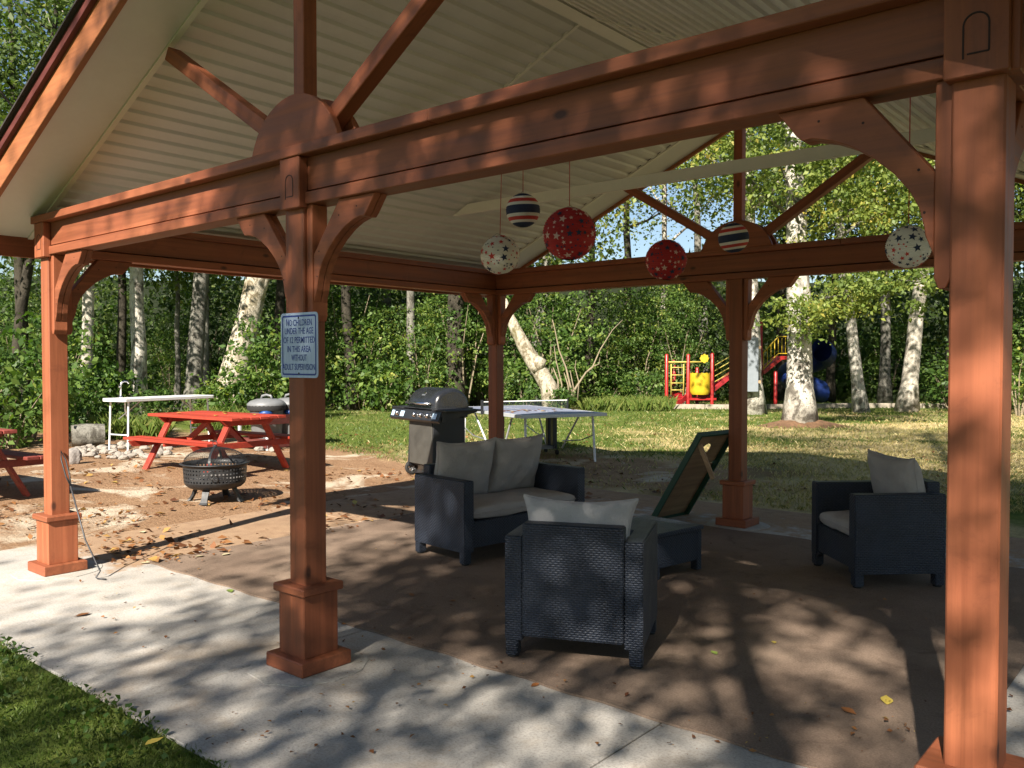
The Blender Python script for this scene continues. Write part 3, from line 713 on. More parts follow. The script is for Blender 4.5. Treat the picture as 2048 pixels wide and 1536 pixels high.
# low storage table
te = empty('wicker_coffee_table', (3.56, 3.06, .012), 'low anthracite wicker coffee table behind the nearest armchair', 'coffee table', R_(-9))
wick(te, 'table_body', (-.285, -.285, .08), (.285, .285, .315)); wick(te, 'table_lid', (-.30, -.30, .318), (.30, .30, .352), .008)
for sx in (-1, 1):
    for sy in (-1, 1):
        lg = wick(te, 'leg', (sx*.288, sy*.288, .0), (sx*.225, sy*.225, .31), .006)

# cornhole board leaning against the back middle post
cb = empty('cornhole_board', (2.50, 5.18, .004), 'green-framed plywood cornhole board leaning on the back middle post', 'game board', R_(-7))
ang = math.atan2(.95, .60); Lb = 1.12; Wb = .61
# local: length along X (tilted up), width along Y, underside faces +X/down
# plywood deck with a hole: ring + outer fill
n = 24; hx = Lb-.23; hr = .076; m = MB()
V = []
outer = []
for k in range(n):
    a = 2*math.pi*k/n; ca_, sa_ = math.cos(a), math.sin(a); s_ = min((.20)/max(abs(ca_), 1e-6), (Wb/2-.02)/max(abs(sa_), 1e-6))
    outer.append((hx+ca_*s_, sa_*s_))
for z in (0, .012):
    V += [(hx+hr*math.cos(2*math.pi*k/n), hr*math.sin(2*math.pi*k/n), z) for k in range(n)] + [(p, q, z) for p, q in outer]
F = []
for k in range(n):
    k2 = (k+1) % n; F += [(k, k2, n+k2, n+k), (2*n+k, 3*n+k, 3*n+k2, 2*n+k2), (k, 2*n+k, 2*n+k2, k2)]
m.add(V, F); m.span((.02, -Wb/2+.02, 0), (hx-.20, Wb/2-.02, .012))
bd = m.build('plywood_deck', 'bare_wood', cb, rot=(0, -ang, 0))
for a, b in (((0, -Wb/2, -.05), (Lb, -Wb/2+.02, .0125)), ((0, Wb/2-.02, -.05), (Lb, Wb/2, .0125)), ((0, -Wb/2+.021, -.05), (.02, Wb/2-.021, .0125)), ((Lb-.02, -Wb/2+.021, -.05), (Lb, Wb/2-.021, .0125))):
    MB().span(a, b).build('frame_rail', 'green_paint', cb, rot=(0, -ang, 0), bevel=.002)
MB().bar((Lb-.11, -Wb/2+.045, -.055), (Lb-.30, -Wb/2+.045, -.36), .02, .045).build('folding_leg', 'bare_pine', cb, rot=(0, -ang, 0))

# poker leaning on the front left post
p0 = gp(192, 1158); pk = empty('fire_poker', p0, 'thin iron fire poker leaning on the front left post', 'fire poker')
top = at(122, 902, 0, PH+.012); tp = Vector(top)-p0
d_ = Vector((0.0, .10, 0))
mid = tp*.72
m = MB().tube([Vector((.10, .03, .008)), Vector((.03, .0, .008)), Vector((0, 0, .012)), tp*.04+Vector((.03, .03, .02)), tp*.30, mid], .0065, 8)
m.build('rod', 'iron_rod', pk, smooth=True)
MB().tube([mid, tp*.80+Vector((.0, .014, 0)), tp*.93+Vector((.0, .016, 0)), tp, tp*.93-Vector((.0, .016, 0)), tp*.80-Vector((.0, .014, 0)), mid], .006, 8).build('loop_handle', 'black_metal', pk, smooth=True)

# ================================================================== FIRE PIT
p0 = gp(431, 1001); fp = empty('fire_pit', p0, 'round black iron fire pit with mesh dome lid on four splayed legs', 'fire pit', .5)
prof = [(.10, .145), (.22, .150), (.30, .172), (.338, .205), (.352, .235)]
MB().lathe(prof, 48).build('bowl', 'black_metal', fp, smooth=True)
m = MB(); nc, rows = 52, 4; zb, zt = .235, .415
def bp(a, z): return (.352*math.cos(a)+.012*(z-.235)/.18*math.cos(a), .352*math.sin(a)+.012*(z-.235)/.18*math.sin(a), z)
da = 2*math.pi/nc; dzr = (zt-zb)/rows
for r in range(rows):
    for k in range(nc):
        a0_, a1_ = k*da, (k+1)*da; z0, z1 = zb+r*dzr, zb+(r+1)*dzr
        ai, aj = a0_+da*.29, a1_-da*.29; zi, zj = z0+dzr*.30, z1-dzr*.30
        O = [bp(a0_, z0), bp(a1_, z0), bp(a1_, z1), bp(a0_, z1)]; I = [bp(ai, zi), bp(aj, zi), bp(aj, zj), bp(ai, zj)]
        m.add(O+I, [(0,1,5,4), (1,2,6,5), (2,3,7,6), (3,0,4,7)])
MB().lathe([(.0001, .30), (.2, .29), (.345, .26)], 30).build('ash_bed', 'rock_grey', fp)
band = m.build('perforated_band', 'black_metal', fp)
MB().lathe([(.362, .415), (.372, .44), (.398, .447), (.402, .455), (.385, .462), (.365, .458), (.362, .415)], 48).build('rim', 'black_metal', fp, smooth=True)
def dome(a, t, r=.355, h=.175): return Vector((r*math.cos(t)*math.cos(a), r*math.cos(t)*math.sin(a), .462+h*math.sin(t)))
scr = MB()
for k in range(84):
    a = 2*math.pi*k/84; scr.tube([dome(a, t) for t in np.linspace(0, 1.5, 9)], .0013, 3, cap=False)
for t in np.linspace(.06, 1.45, 17): scr.tube([dome(a, t) for a in np.linspace(0, 2*math.pi, 41)], .0013, 3, cap=False)
scr.build('mesh_dome', 'black_metal', fp)
for k in range(4):
    a = k*math.pi/2+.35; st = MB()
    P = [dome(a, t, .358, .178) for t in np.linspace(0, math.pi/2, 12)]; sd = Vector((-math.sin(a), math.cos(a), 0))*.014
    V = [q for p in P for q in (p-sd, p+sd)]; st.add(V, [(2*i, 2*i+1, 2*i+3, 2*i+2) for i in range(len(P)-1)]); st.build('dome_strap', 'black_metal', fp)
kn = MB().lathe([(.03, .632), (.034, .642), (.012, .655), (.010, .66)], 14, cap=True).build('dome_knob', 'black_metal', fp)
MB().tube([(.028*math.cos(a), 0, .684+.028*math.sin(a)) for a in np.linspace(0, 2*math.pi, 19)], .005, 6, cap=False).build('lifting_ring', 'black_metal', kn, smooth=True)
for s in (-1, 1):
    hx_ = math.cos(.2)*.42*s
    hd = MB().tube([(s*.365, 0, .40), (s*.40, 0, .402), (s*.408, 0, .385)], .006, 6).build('handle_lug', 'black_metal', fp, rot=(0, 0, -1.15))
    MB().tube([(s*.412, .034*math.cos(a), .352+.042*math.sin(a)) for a in np.linspace(0, 2*math.pi, 21)], .006, 6, cap=False).build('ring_handle', 'black_metal', hd, smooth=True)
for k in range(4):
    a = k*math.pi/2+.1; r0 = Vector((math.cos(a), math.sin(a), 0)); sd = Vector((-math.sin(a), math.cos(a), 0)); m = MB()
    P = [(.24, .165, .045), (.265, .12, .040), (.285, .07, .036), (.315, .02, .042), (.335, .0, .052)]
    V = []
    for rr, z, hw in P:
        for q in (-1, 1): V += [r0*rr+sd*hw*q+Vector((0,0,z)), r0*(rr-.028)+sd*hw*q*.9+Vector((0,0,z))]
    F = []
    for i in range(len(P)-1):
        b0 = 4*i; b1 = b0+4
        F += [(b0, b0+2, b1+2, b1), (b0+1, b1+1, b1+3, b0+3), (b0, b1, b1+1, b0+1), (b0+2, b0+3, b1+3, b1+2)]
    F += [(0, 1, 3, 2), (16, 18, 19, 17)]
    m.add(V, F).build('leg', 'black_metal', fp)

# ================================================================== PICNIC TABLES
def picnic(loc, rz, label, mx, mz, seed=0):
    e = empty('picnic_table', loc, label, 'picnic table', rz, 'red wooden picnic tables beside the pavilion'); rng = random.Random(seed)
    Lt, Ht, Hs = 1.98, .79, .47
    for k in range(6):
        y = -.395+.158*k; MB().span((-Lt/2+rng.uniform(-.008, .008), y-.073, Ht-.04), (Lt/2+rng.uniform(-.008, .008), y+.073, Ht+rng.uniform(-.003, .003))).build('top_plank', mx, e, bevel=.005)
    for s in (-1, 1):
        for k in range(2):
            y = s*(.64+.146*k); MB().span((-Lt/2+rng.uniform(-.01, .01), y-.068, Hs-.04), (Lt/2+rng.uniform(-.01, .01), y+.068, Hs)).build('seat_plank', mx, e, bevel=.005)
    for x in (-.70, .70):
        for s in (-1, 1):
            MB().bar((x, s*.70, -.01), (x, s*.27, Ht-.042), .04, .115, up=(1, 0, 0)).build('leg', mz, e, bevel=.003)
        MB().prism([(-.86, Hs-.125), (.86, Hs-.125), (.93, Hs-.0415), (-.93, Hs-.0415)], lambda p, q: (x+.041*(1 if x > 0 else -1)-.02, p, q), lambda p, q: (x+.041*(1 if x > 0 else -1)+.02, p, q)).build('seat_beam', mx, e, bevel=.003)
        MB().prism([(-.36, Ht-.125), (.36, Ht-.125), (.46, Ht-.0415), (-.46, Ht-.0415)], lambda p, q: (x+.041*(1 if x > 0 else -1)-.02, p, q), lambda p, q: (x+.041*(1 if x > 0 else -1)+.02, p, q)).build('top_beam', mx, e, bevel=.003)
        MB().bar((x*.97, 0, Hs-.09), (x*.12, 0, Ht-.045), .085, .04, up=(0, 1, 0)).build('diagonal_brace', mx, e, bevel=.003)
    MB().span((-.02, -.40, Ht-.115), (.02, .40, Ht-.0415)).build('top_beam', mx, e, bevel=.003)
    for s in (-1, 1): MB().span((-.03, s*.72-.12, Hs-.09), (.01, s*.72+.12, Hs-.0415)).build('seat_cleat', mx, e, bevel=.003)
    return e
pf = (gp(287, 938)+gp(573, 936))/2
picnic((pf.x, pf.y, float(hgt(pf.x, pf.y))), R_(5), 'bright red picnic table behind the fire pit', 'picnic_x', 'picnic_z', 1)
q2 = gp(54, 995); c2 = Vector((q2.x, q2.y, 0))-Vector((math.cos(R_(5))*.70-math.sin(R_(5))*.70, math.sin(R_(5))*.70+math.cos(R_(5))*.70, 0))
picnic((c2.x, c2.y, float(hgt(c2.x, c2.y))), R_(5), 'worn dark red picnic table cut off at the left edge of the picture', 'picnic2_x', 'picnic2_x', 2)

# ================================================================== SINK TABLE
a = gp(217, 898); b_ = gp(257, 906); c_ = gp(384, 873); sk_h = .92
ln = Vector(RT*.476+FW*.88); wd = Vector((-ln.y, ln.x, 0)); Ls = 1.95; Ws = .58
o = b_ ; skc = Vector((o.x, o.y, float(hgt(o.x, o.y))))+ln*(Ls/2-.12)+wd*(Ws/2-.06)
sk = empty('sink_table', skc, 'white folding sink table with curved faucet at the forest edge', 'sink table', math.atan2(ln.y, ln.x))
MB().prism(rrect(Ls, Ws, .05), lambda p, q: (p, q, sk_h-.055), lambda p, q: (p, q, sk_h)).build('table_top', 'white', sk, bevel=.008)
for sx in (-1, 1):
    for sy in (-1, 1): MB().tube([(sx*(Ls/2-.10), sy*(Ws/2-.05), -.03), (sx*(Ls/2-.13), sy*(Ws/2-.06), sk_h-.05)], .016, 8).build('leg', 'white_paint', sk)
    MB().tube([(sx*(Ls/2-.105), -Ws/2+.055, .30), (sx*(Ls/2-.105), Ws/2-.055, .30)], .011, 8).build('stretcher', 'white_paint', sk)
    MB().tube([(sx*(Ls/2-.115), 0, sk_h-.35), (sx*(Ls/2-.55), 0, sk_h-.06)], .009, 6).build('folding_brace', 'steel', sk)
fa = MB().tube([(-.70, .16, sk_h), (-.70, .16, sk_h+.20), (-.685, .155, sk_h+.255), (-.645, .14, sk_h+.285), (-.60, .12, sk_h+.28), (-.575, .11, sk_h+.245)], .014, 8)
f_ = fa.build('faucet', 'chrome', sk, smooth=True); MB().lathe([(.03, 0), (.03, .015), (.018, .03)], 12, c=(-.70, .16, sk_h), cap=True).build('faucet_base', 'chrome', f_)
MB().tube([(-.74, .16, sk_h+.19), (-.69, .16, sk_h+.20)], .012, 6).build('faucet_handle', 'chrome', f_)
MB().tube([(-.66, .1, sk_h-.06), (-.66, .1, sk_h-.22), (-.62, .1, sk_h-.33), (-.60, .1, sk_h-.30)], .014, 8).build('drain_hose', 'white', sk, smooth=True)

# ================================================================== TRASH CORRAL
bc = gp(535, 900)
def bmove(dx, dy): v = Vector((bc.x+dx, bc.y+dy, 0)); v.z = float(hgt(v.x, v.y)); return v
co = empty('bin_corral', bmove(.0, 0), 'low dark red board enclosure around the trash bins', 'enclosure', R_(4))
cw, cdp = .78, 1.10                                          # extends to -X and +Y from its near corner
for x in (0, -cw):
    for y in (0, cdp): MB().span((x-.02, y-.02, -.02), (x+.02, y+.02, .62)).build('corner_post', 'white_paint', co)
for z in (.03, .44):
    for y in (-.042, cdp+.022): MB().span((-cw-.02, y, z), (.02, y+.02, z+.16)).build('board', 'frame_wood', co, bevel=.003)
    for x in (-cw-.042, .022): MB().span((x, -.02, z), (x+.02, cdp+.02, z+.16)).build('board', 'frame_wood', co, bevel=.003)
def bin_(x, y, label):
    p = co.matrix_basis @ Vector((x, y, 0)); e = empty('trash_bin', p, label, 'trash bin', .4, 'trash bins in the board enclosure')
    MB().lathe([(.001, .0), (.23, .0), (.25, .05), (.30, .74), (.31, .75)], 28).build('bin_body', 'bin_grey', e, smooth=True)
    MB().lathe([(.332, .67), (.338, .69), (.345, .74), (.34, .762)], 28).build('bin_liner', 'rubber', e, smooth=True)
    bg = MB(); bg.lathe([(.0001, -.09), (.12, -.07), (.17, 0), (.12, .06), (.0001, .08)], 14); bg.v = [(a*(1+.15*math.sin(7*c+3*b)), b*(1+.12*math.sin(9*a+2)), c*(1+.2*math.sin(11*a))) for a, b, c in bg.v]; bg.build('bag', 'blue_bag', e, loc=(.12, -.20, .63), smooth=True).scale = (.75, .75, .75)
    MB().lathe([(.34, .75), (.345, .785), (.29, .835), (.18, .872), (.0001, .885)], 30).build('lid', 'bin_grey', e, smooth=True)
    MB().tube([(-.11, 0, .87), (-.09, 0, .925), (0, 0, .945), (.09, 0, .925), (.11, 0, .87)], .022, 8).build('lid_handle', 'bin_grey', e, smooth=True)
bin_(-.40, .30, 'grey lidded trash bin directly behind the bright red picnic table')
bin_(-.36, .80, 'grey lidded trash bin mostly hidden behind the middle post')

# ================================================================== GRILL
gl = Vector((-1.75, 5.95, 0)); gl.z = float(hgt(gl.x, gl.y))
gr = empty('gas_grill', gl, 'black gas grill with rounded lid, knobs and side shelves', 'grill', -.24); gr.scale = (1.08, 1.08, 1.08)
H0 = .86
MB().span((-.30, -.26, .17), (.30, -.235, .80)).build('cart_front_panel', 'grill_grey', gr, bevel=.006)
for z in (.38, .63): pass
for s in (-1, 1):
    MB().prism([(-.27, .12), (.25, .12), (.22, .82), (-.24, .82)], lambda p, q: (s*.302, p, q), lambda p, q: (s*.325, p, q)).build('cart_side_panel', 'grill_dark', gr, bevel=.004)
MB().span((-.30, -.23, .15), (.30, .24, .17)).build('bottom_shelf', 'grill_dark', gr)
for s in (-1, 1): MB().span((.30*s-.02, .20, .0), (.30*s+.02, .24, .82)).build('rear_leg', 'grill_dark', gr)
MB().span((.28, -.25, .0), (.32, -.21, .2)).build('front_leg', 'grill_dark', gr)
for y in (-.20, .20):
    wh = MB().lathe([(.055, -.022), (.085, -.024), (.095, -.012), (.095, .012), (.085, .024), (.055, .022)], 22).build('wheel', 'rubber', gr, loc=(-.345, y, .096), rot=(0, math.pi/2, 0))
    m = MB()
    for k in range(6):
        a = k*math.pi/3; m.bar((0, 0, 0), (.06*math.cos(a), .06*math.sin(a), 0), .016, .03)
    m.lathe([(.02, -.022), (.02, .022)], 12, cap=True); m.build('wheel_hub', 'bin_grey', wh)
MB().span((-.37, -.24, H0-.06), (.37, .26, H0+.05)).build('firebox', 'grill_dark', gr, bevel=.01)
# control panel across the full front, slanted
cp = MB().prism([(-.355, H0-.085), (-.325, H0-.115), (-.245, H0-.10), (-.245, H0+.035), (-.31, H0+.035)], lambda p, q: (-.68, p, q), lambda p, q: (.62, p, q)).build('control_panel', 'grill_dark', gr, bevel=.004)
nrm_a = math.atan2(.12, .045)
for x in (-.47, .0, .17, .34):
    kb = MB().lathe([(.0001, .042), (.026, .04), (.030, .02), (.036, .004), (.036, 0)], 18).build('knob', 'chrome', cp, loc=(x, -.336, H0-.026), rot=(R_(70), 0, 0), smooth=True)
    MB().span((-.005, -.022, .036), (.005, .022, .046)).build('knob_grip', 'grill_dark', kb)
for x, w_ in ((-.60, .075), (-.345, .10), (.50, .10)):
    MB().box((0, 0, 0), (w_, .002, .075)).build('instruction_label', 'label_blue', cp, loc=(x, -.3395, H0-.024), rot=(R_(-20.6), 0, 0))
for s, x0, x1 in ((-1, -.70, -.375), (1, .375, .74)):
    MB().prism([(x0, H0+.037), (x1, H0+.037), (x1, H0+.062), (x0, H0+.062)], lambda p, q: (p, -.31, q), lambda p, q: (p, .22, q)).build('side_shelf', 'grill_dark', gr, bevel=.006)
MB().prism([(-.31, H0-.09), (.22, H0+.02), (.22, H0+.036), (-.31, H0+.036)], lambda p, q: (.625, p, q), lambda p, q: (.64, p, q)).build('shelf_skirt', 'grill_dark', gr)
lidp = []
for a in np.linspace(0, math.pi, 19): lidp.append((.03-.285*math.cos(a)*(1 if math.cos(a) > 0 else .93), H0+.065+.265*math.sin(a)**.8))
lid = MB(); nL = len(lidp); xsl = [(-.37, .80), (-.355, .93), (-.31, .99), (-.2, 1.0), (.2, 1.0), (.31, .99), (.355, .93), (.37, .80)]
V = []; F = []
for X, k in xsl:
    for p, q in lidp: V.append((X, .03+(p-.03)*k, H0+.065+(q-H0-.065)*k))
for i in range(len(xsl)-1):
    for j in range(nL-1): F.append((i*nL+j, i*nL+j+1, (i+1)*nL+j+1, (i+1)*nL+j))
F += [tuple(range(nL)), tuple((len(xsl)-1)*nL+j for j in range(nL-1, -1, -1))]
lo = lid.add(V, F).build('lid', 'grill_lid', gr, smooth=True)
for f in lo.data.polygons: f.use_smooth = len(f.vertices) == 4
MB().span((-.385, -.285, H0+.052), (.385, .33, H0+.068)).build('lid_rim', 'grill_dark', gr, bevel=.004)
hd = MB().tube([(-.30, -.305, H0+.125), (.30, -.305, H0+.125)], .018, 10).build('lid_handle', 'chrome', gr, smooth=True)
for s in (-1, 1): MB().bar((s*.27, -.30, H0+.125), (s*.27, -.225, H0+.135), .03, .02).build('handle_bracket', 'chrome', hd)
MB().lathe([(.0001, .004), (.020, .004), (.022, 0)], 16).build('thermometer_badge', 'chrome', lo, loc=(0, -.175, H0+.265), rot=(R_(50), 0, 0))
MB().box((0, 0, 0), (.085, .003, .022)).build('nameplate', 'steel', lo, loc=(0, -.205, H0+.235), rot=(R_(-38), 0, 0))
# propane cylinder behind the left side
pc = Vector((gl.x-.50, gl.y+.12, 0)); pc.z = float(hgt(pc.x, pc.y))
pt = empty('propane_cylinder', pc, 'white propane cylinder with blue print beside the grill cart', 'propane tank')
MB().lathe([(.11, 0), (.115, .03), (.11, .035), (.14, .07), (.152, .12), (.152, .34), (.13, .40), (.06, .435), (.0001, .44)], 26).build('cylinder', 'propane', pt, smooth=True)
MB().lathe([(.1535, .15), (.1535, .23)], 26).build('blue_print', 'blue_band', pt)
MB().lathe([(.10, .42), (.10, .52), (.095, .52), (.095, .42)], 20).build('collar', 'propane', pt)
MB().tube([(0, 0, .44), (0, 0, .50), (.06, -.1, .55), (.15, -.2, .62), (.12, -.2, .80)], .012, 6).build('gas_hose', 'rubber', pt, smooth=True)

# ================================================================== TABLE TENNIS TABLE
tA = Vector(at(1212, 824, 2, .86)); tB = Vector(at(1046, 829, 2, .86))
leg = gp(1178, 918)
sd = Vector((tB.x-tA.x, tB.y-tA.y, 0)).normalized()          # along the near short side
ld_ = Vector((-sd.y, sd.x, 0))
if ld_.dot(Vector((-1, .2, 0))) < 0: ld_ = -ld_
org = Vector((leg.x, leg.y, 0)) - ld_*.35 - sd*.12
ttc = org + ld_*1.37 + sd*.76; ttc.z = float(hgt(ttc.x, ttc.y))
tt = empty('table_tennis_table', ttc, 'blue table tennis table with grey rim and net, scattered with leaves', 'game table', math.atan2(ld_.y, ld_.x))
zt = .775
for s in (-1, 1):
    half = MB().span((s*.012, -.745, zt-.018), (s*1.352, .745, zt)).build('half_top', 'blue_top', tt)
    for a, b in (((s*1.352, -.7625, zt-.05), (s*1.37, .7625, zt+.0005)), ((s*.010, -.7625, zt-.05), (s*1.351, -.7455, zt+.0005)), ((s*.010, .7455, zt-.05), (s*1.351, .7625, zt+.0005))): MB().span(a, b).build('rim_rail', 'alu', half)
    for a, b in (((s*.03, -.005, zt+.0006), (s*1.35, .005, zt+.0012)), ((s*1.33, -.744, zt+.0006), (s*1.351, .744, zt+.0013)), ((s*.03, -.7445, zt+.0006), (s*1.329, -.725, zt+.0013)), ((s*.03, .725, zt+.0006), (s*1.329, .7445, zt+.0013))): MB().span(a, b).build('white_line', 'white', half)
    for y in (-.62, .62):
        lg = MB().tube([(s*1.24, y, -.03), (s*1.18, y*.98, zt-.05)], .020, 8).build('leg', 'white_paint', tt)
        MB().tube([(s*1.21, y, .42), (s*.80, y, .30), (s*.30, y*.9, .25)], .011, 6).build('folding_brace', 'steel', lg)
        MB().tube([(s*.28, y*.9, .13), (s*.75, y, zt-.06)], .017, 8).build('inner_leg', 'alu', tt)
    MB().span((s*.05, -.50, .10), (s*.13, .50, .15)).build('frame_beam', 'bin_grey', tt)
    for y in (-.50, .50): MB().span((s*.05, y-.04, .1), (s*.13, y+.04, zt-.02)).build('frame_upright', 'grill_dark', tt)
    for y in (-.50, .50): MB().lathe([(.03, -.015), (.045, -.014), (.045, .014), (.03, .015)], 14, cap=True).build('castor', 'rubber', tt, loc=(s*.20, y, .045), rot=(math.pi/2, 0, 0))
m = MB()
for k in range(62): m.span((-.0008, -.80+k*.0262-.0005, zt+.005), (.0008, -.80+k*.0262+.0005, zt+.15))
for k in range(8): m.span((-.0008, -.80, zt+.006+k*.0195), (.0008, .80, zt+.0075+k*.0195))
nt_ = m.build('net', 'net', tt); MB().span((-.004, -.81, zt+.142), (.004, .81, zt+.157)).build('net_tape', 'white', nt_)
for s in (-1, 1): MB().span((-.012, s*.80-.012, zt-.06), (.012, s*.83, zt+.18)).build('net_post', 'grill_dark', tt)

# ================================================================== PLAYGROUND
pb = gp(1333, 814); DPG = float((pb-Vector(CAM)).dot(Vector(FW))); SPX = FPX/DPG
pg = empty('playground_set', (pb.x, pb.y, pb.z), 'red and yellow playground structure with slides beyond the lawn', 'playground', YAW)
def q(u, v, dy=0.): return Vector(((u-1333)/SPX*(1+dy/DPG), dy, (814-v)/SPX))
def post_(u, v0, v1, dy, r=.062, mat='pg_red'):
    p = q(u, v1, dy); return MB().lathe([(r, p.z), (r, q(u, v0).z-.03), (r*.6, q(u, v0).z), (.0001, q(u, v0).z+.005)], 12, c=(p.x, p.y, 0), cap=False).build('post', mat, pg, smooth=True)
for u, v0, v1, dy in ((1333, 708, 816, 0), (1361, 719, 816, 1.3), (1376, 708, 816, 0), (1407, 735, 816, 1.3), (1424, 706, 816, 0), (1521, 640, 816, 0), (1522, 640, 816, 1.2), (1552, 742, 816, .1), (1590, 660, 816, 1.2)): post_(u, v0, v1, dy)
def rail(name, pts, r, mat): return MB().tube(pts, r, 6).build(name, mat, pg, smooth=True)
rail('rail', [q(1333, 724), q(1407, 724)], .028, 'pg_rail')
for u in (1342, 1367): rail('climber_side', [q(u, 728), q(u, 790)], .022, 'pg_rail')
for v in (735, 750, 766, 780): rail('climber_rung', [q(1342, v), q(1367, v)], .018, 'pg_rail')
# yellow drum panel with scalloped top
m = MB(); n = 20; V = []
for i in range(n+1):
    a = math.pi*(-.55+1.1*i/n); x = .36*math.sin(a); y = -.36*math.cos(a)+.05
    V += [Vector((x*.82, y*.82, 0)), Vector((x, y, .12)), Vector((x, y, .72+.05*abs(math.sin(i*1.1))))]
F = []
for i in range(n): F += [(3*i, 3*i+3, 3*i+4, 3*i+1), (3*i+1, 3*i+4, 3*i+5, 3*i+2)]
m.add(V, F); pp = q(1400, 789, 0); m.build('drum_panel', 'pg_yellow', pg, loc=pp, smooth=True)
m = MB(); n = 16; pr = [((.165 if k % 2 == 0 else .135)*math.cos(2*math.pi*k/n), (.165 if k % 2 == 0 else .135)*math.sin(2*math.pi*k/n)) for k in range(n)]
pc_ = q(1408, 717, -.02); m.prism(pr, lambda a, b: (pc_.x+a, pc_.y-.02, pc_.z+b), lambda a, b: (pc_.x+a, pc_.y+.02, pc_.z+b)).build('sun_panel', 'pg_yellow', pg)
MB().span(q(1374, 800, -.05), q(1428, 796, 1.3)).build('deck', 'pg_red', pg)
def chute(pts, w, mat, name):
    m = MB(); V = []; F = []; sec = [(-w, .16), (-w+.03, .17), (-w+.05, .02), (-w*.5, -.02), (w*.5, -.02), (w-.05, .02), (w-.03, .17), (w, .16), (w, -.03), (w*.5, -.06), (-w*.5, -.06), (-w, -.03)]
    for i, p in enumerate(pts):
        t = (pts[min(i+1, len(pts)-1)]-pts[max(i-1, 0)]); t.z = 0; t.normalize(); sdv = Vector((-t.y, t.x, 0))
        V += [p+sdv*a+Vector((0, 0, b)) for a, b in sec]
    k = len(sec)
    for i in range(len(pts)-1):
        for j in range(k): F.append((i*k+j, i*k+(j+1) % k, (i+1)*k+(j+1) % k, (i+1)*k+j))
    F += [tuple(range(k-1, -1, -1)), tuple((len(pts)-1)*k+j for j in range(k))]
    return m.add(V, F).build(name, mat, pg, smooth=False)
chute([q(1340, 809, -.25), q(1350, 806, -.1), q(1362, 798, .15), q(1376, 794, .3)], .26, 'pg_slide', 'slide')
chute([q(1404, 800, .5), q(1420, 790, .5), q(1460, 758, .5), q(1500, 735, .5), q(1522, 728, .5)], .28, 'pg_slide', 'slide')
for k in range(4): rail('stair_rail', [q(1424, 768-k*11, .2), q(1470, 741-k*11, .2), q(1521, 712-k*11, .2)], .018, 'pg_rail')
# upper stair and deck on the right
m = MB(); m.prism([(0, 0), (.62, .52), (1.35, .52), (1.35, .40), (.66, .40), (.04, -.12)], lambda a, b: q(1525, 742)+Vector((a, -.05, b)), lambda a, b: q(1525, 742)+Vector((a, .75, b))).build('upper_ramp', 'pg_red', pg)
for k in range(9): rail('baluster', [q(1527+k*7.2, 737-min(k, 4)*7.6), q(1527+k*7.2, 706-min(k, 4)*7.6)], .013, 'pg_yellow')
rail('hand_rail', [q(1525, 707), q(1556, 673), q(1590, 673)], .02, 'pg_yellow'); rail('hand_rail', [q(1525, 739), q(1556, 707), q(1590, 707)], .02, 'pg_yellow')
# blue spiral slide
sp_ = []
for k in range(22):
    a = -1.0+k*.30; rr = .62; sp_.append(q(1622, 800, .9)+Vector((rr*math.cos(a), rr*math.sin(a), 1.75-k*.070)))
def tubechute(pts, w):
    m = MB(); V = []; F = []; sec = [(w*math.cos(t), w*math.sin(t)) for t in np.linspace(0, 2*math.pi, 17)[:-1]]
    for i, p in enumerate(pts):
        t = (pts[min(i+1, len(pts)-1)]-pts[max(i-1, 0)]); t.z = 0; t.normalize(); sdv = Vector((-t.y, t.x, 0))
        V += [p+sdv*a+Vector((0, 0, b)) for a, b in sec]
    k = len(sec)
    for i in range(len(pts)-1):
        for j in range(k): F.append((i*k+j, i*k+(j+1) % k, (i+1)*k+(j+1) % k, (i+1)*k+j))
    return m.add(V, F).build('spiral_slide', 'pg_blue', pg, smooth=True)
tubechute(sp_, .40)
# curb around the play area, in lengths
for k in range(12):
    a = pos(1225+k*62, DPG-1.2+.25*math.sin(k)); b2 = pos(1225+k*62+61, DPG-1.2+.25*math.sin(k+1))
    o = MB().bar(Vector((0,0,.06)), Vector((b2.x-a.x, b2.y-a.y, .06+b2.z-a.z)), .16, .17).build('play_area_curb', 'curb', None, loc=a, bevel=.015)
    tag(o, 'pale concrete curb length edging the play area', 'curb', 'curb lengths around the play area')

# ================================================================== TREES AND UNDERGROWTH
def leaf_mesh(name, C, D, S, LV, mat, wide=.62, fold=.12, rng=None):
    n = len(C); rng = rng or np.random.default_rng(1)
    D = D/np.maximum(np.linalg.norm(D, axis=1, keepdims=True), 1e-6)
    rv = rng.normal(size=(n, 3)); T = np.cross(D, rv); T /= np.maximum(np.linalg.norm(T, axis=1, keepdims=True), 1e-6); N = np.cross(D, T)
    S = S[:, None]; V = np.empty((n, 4, 3))
    V[:, 0] = C-D*S*.5; V[:, 2] = C+D*S*.5; V[:, 1] = C+T*S*wide*.5+N*S*fold-D*S*.06; V[:, 3] = C-T*S*wide*.5+N*S*fold-D*S*.06
    me = bpy.data.meshes.new(name); me.vertices.add(4*n); me.vertices.foreach_set('co', V.reshape(-1).astype(np.float32))
    me.loops.add(4*n); me.loops.foreach_set('vertex_index', np.arange(4*n, dtype=np.int32))
    me.polygons.add(n); me.polygons.foreach_set('loop_start', np.arange(0, 4*n, 4, dtype=np.int32)); me.polygons.foreach_set('loop_total', np.full(n, 4, np.int32))
    me.materials.append(M[mat]); at_ = me.attributes.new('lv', 'FLOAT', 'FACE'); at_.data.foreach_set('value', np.clip(LV, 0, 1).astype(np.float32))
    me.update(calc_edges=True); return me
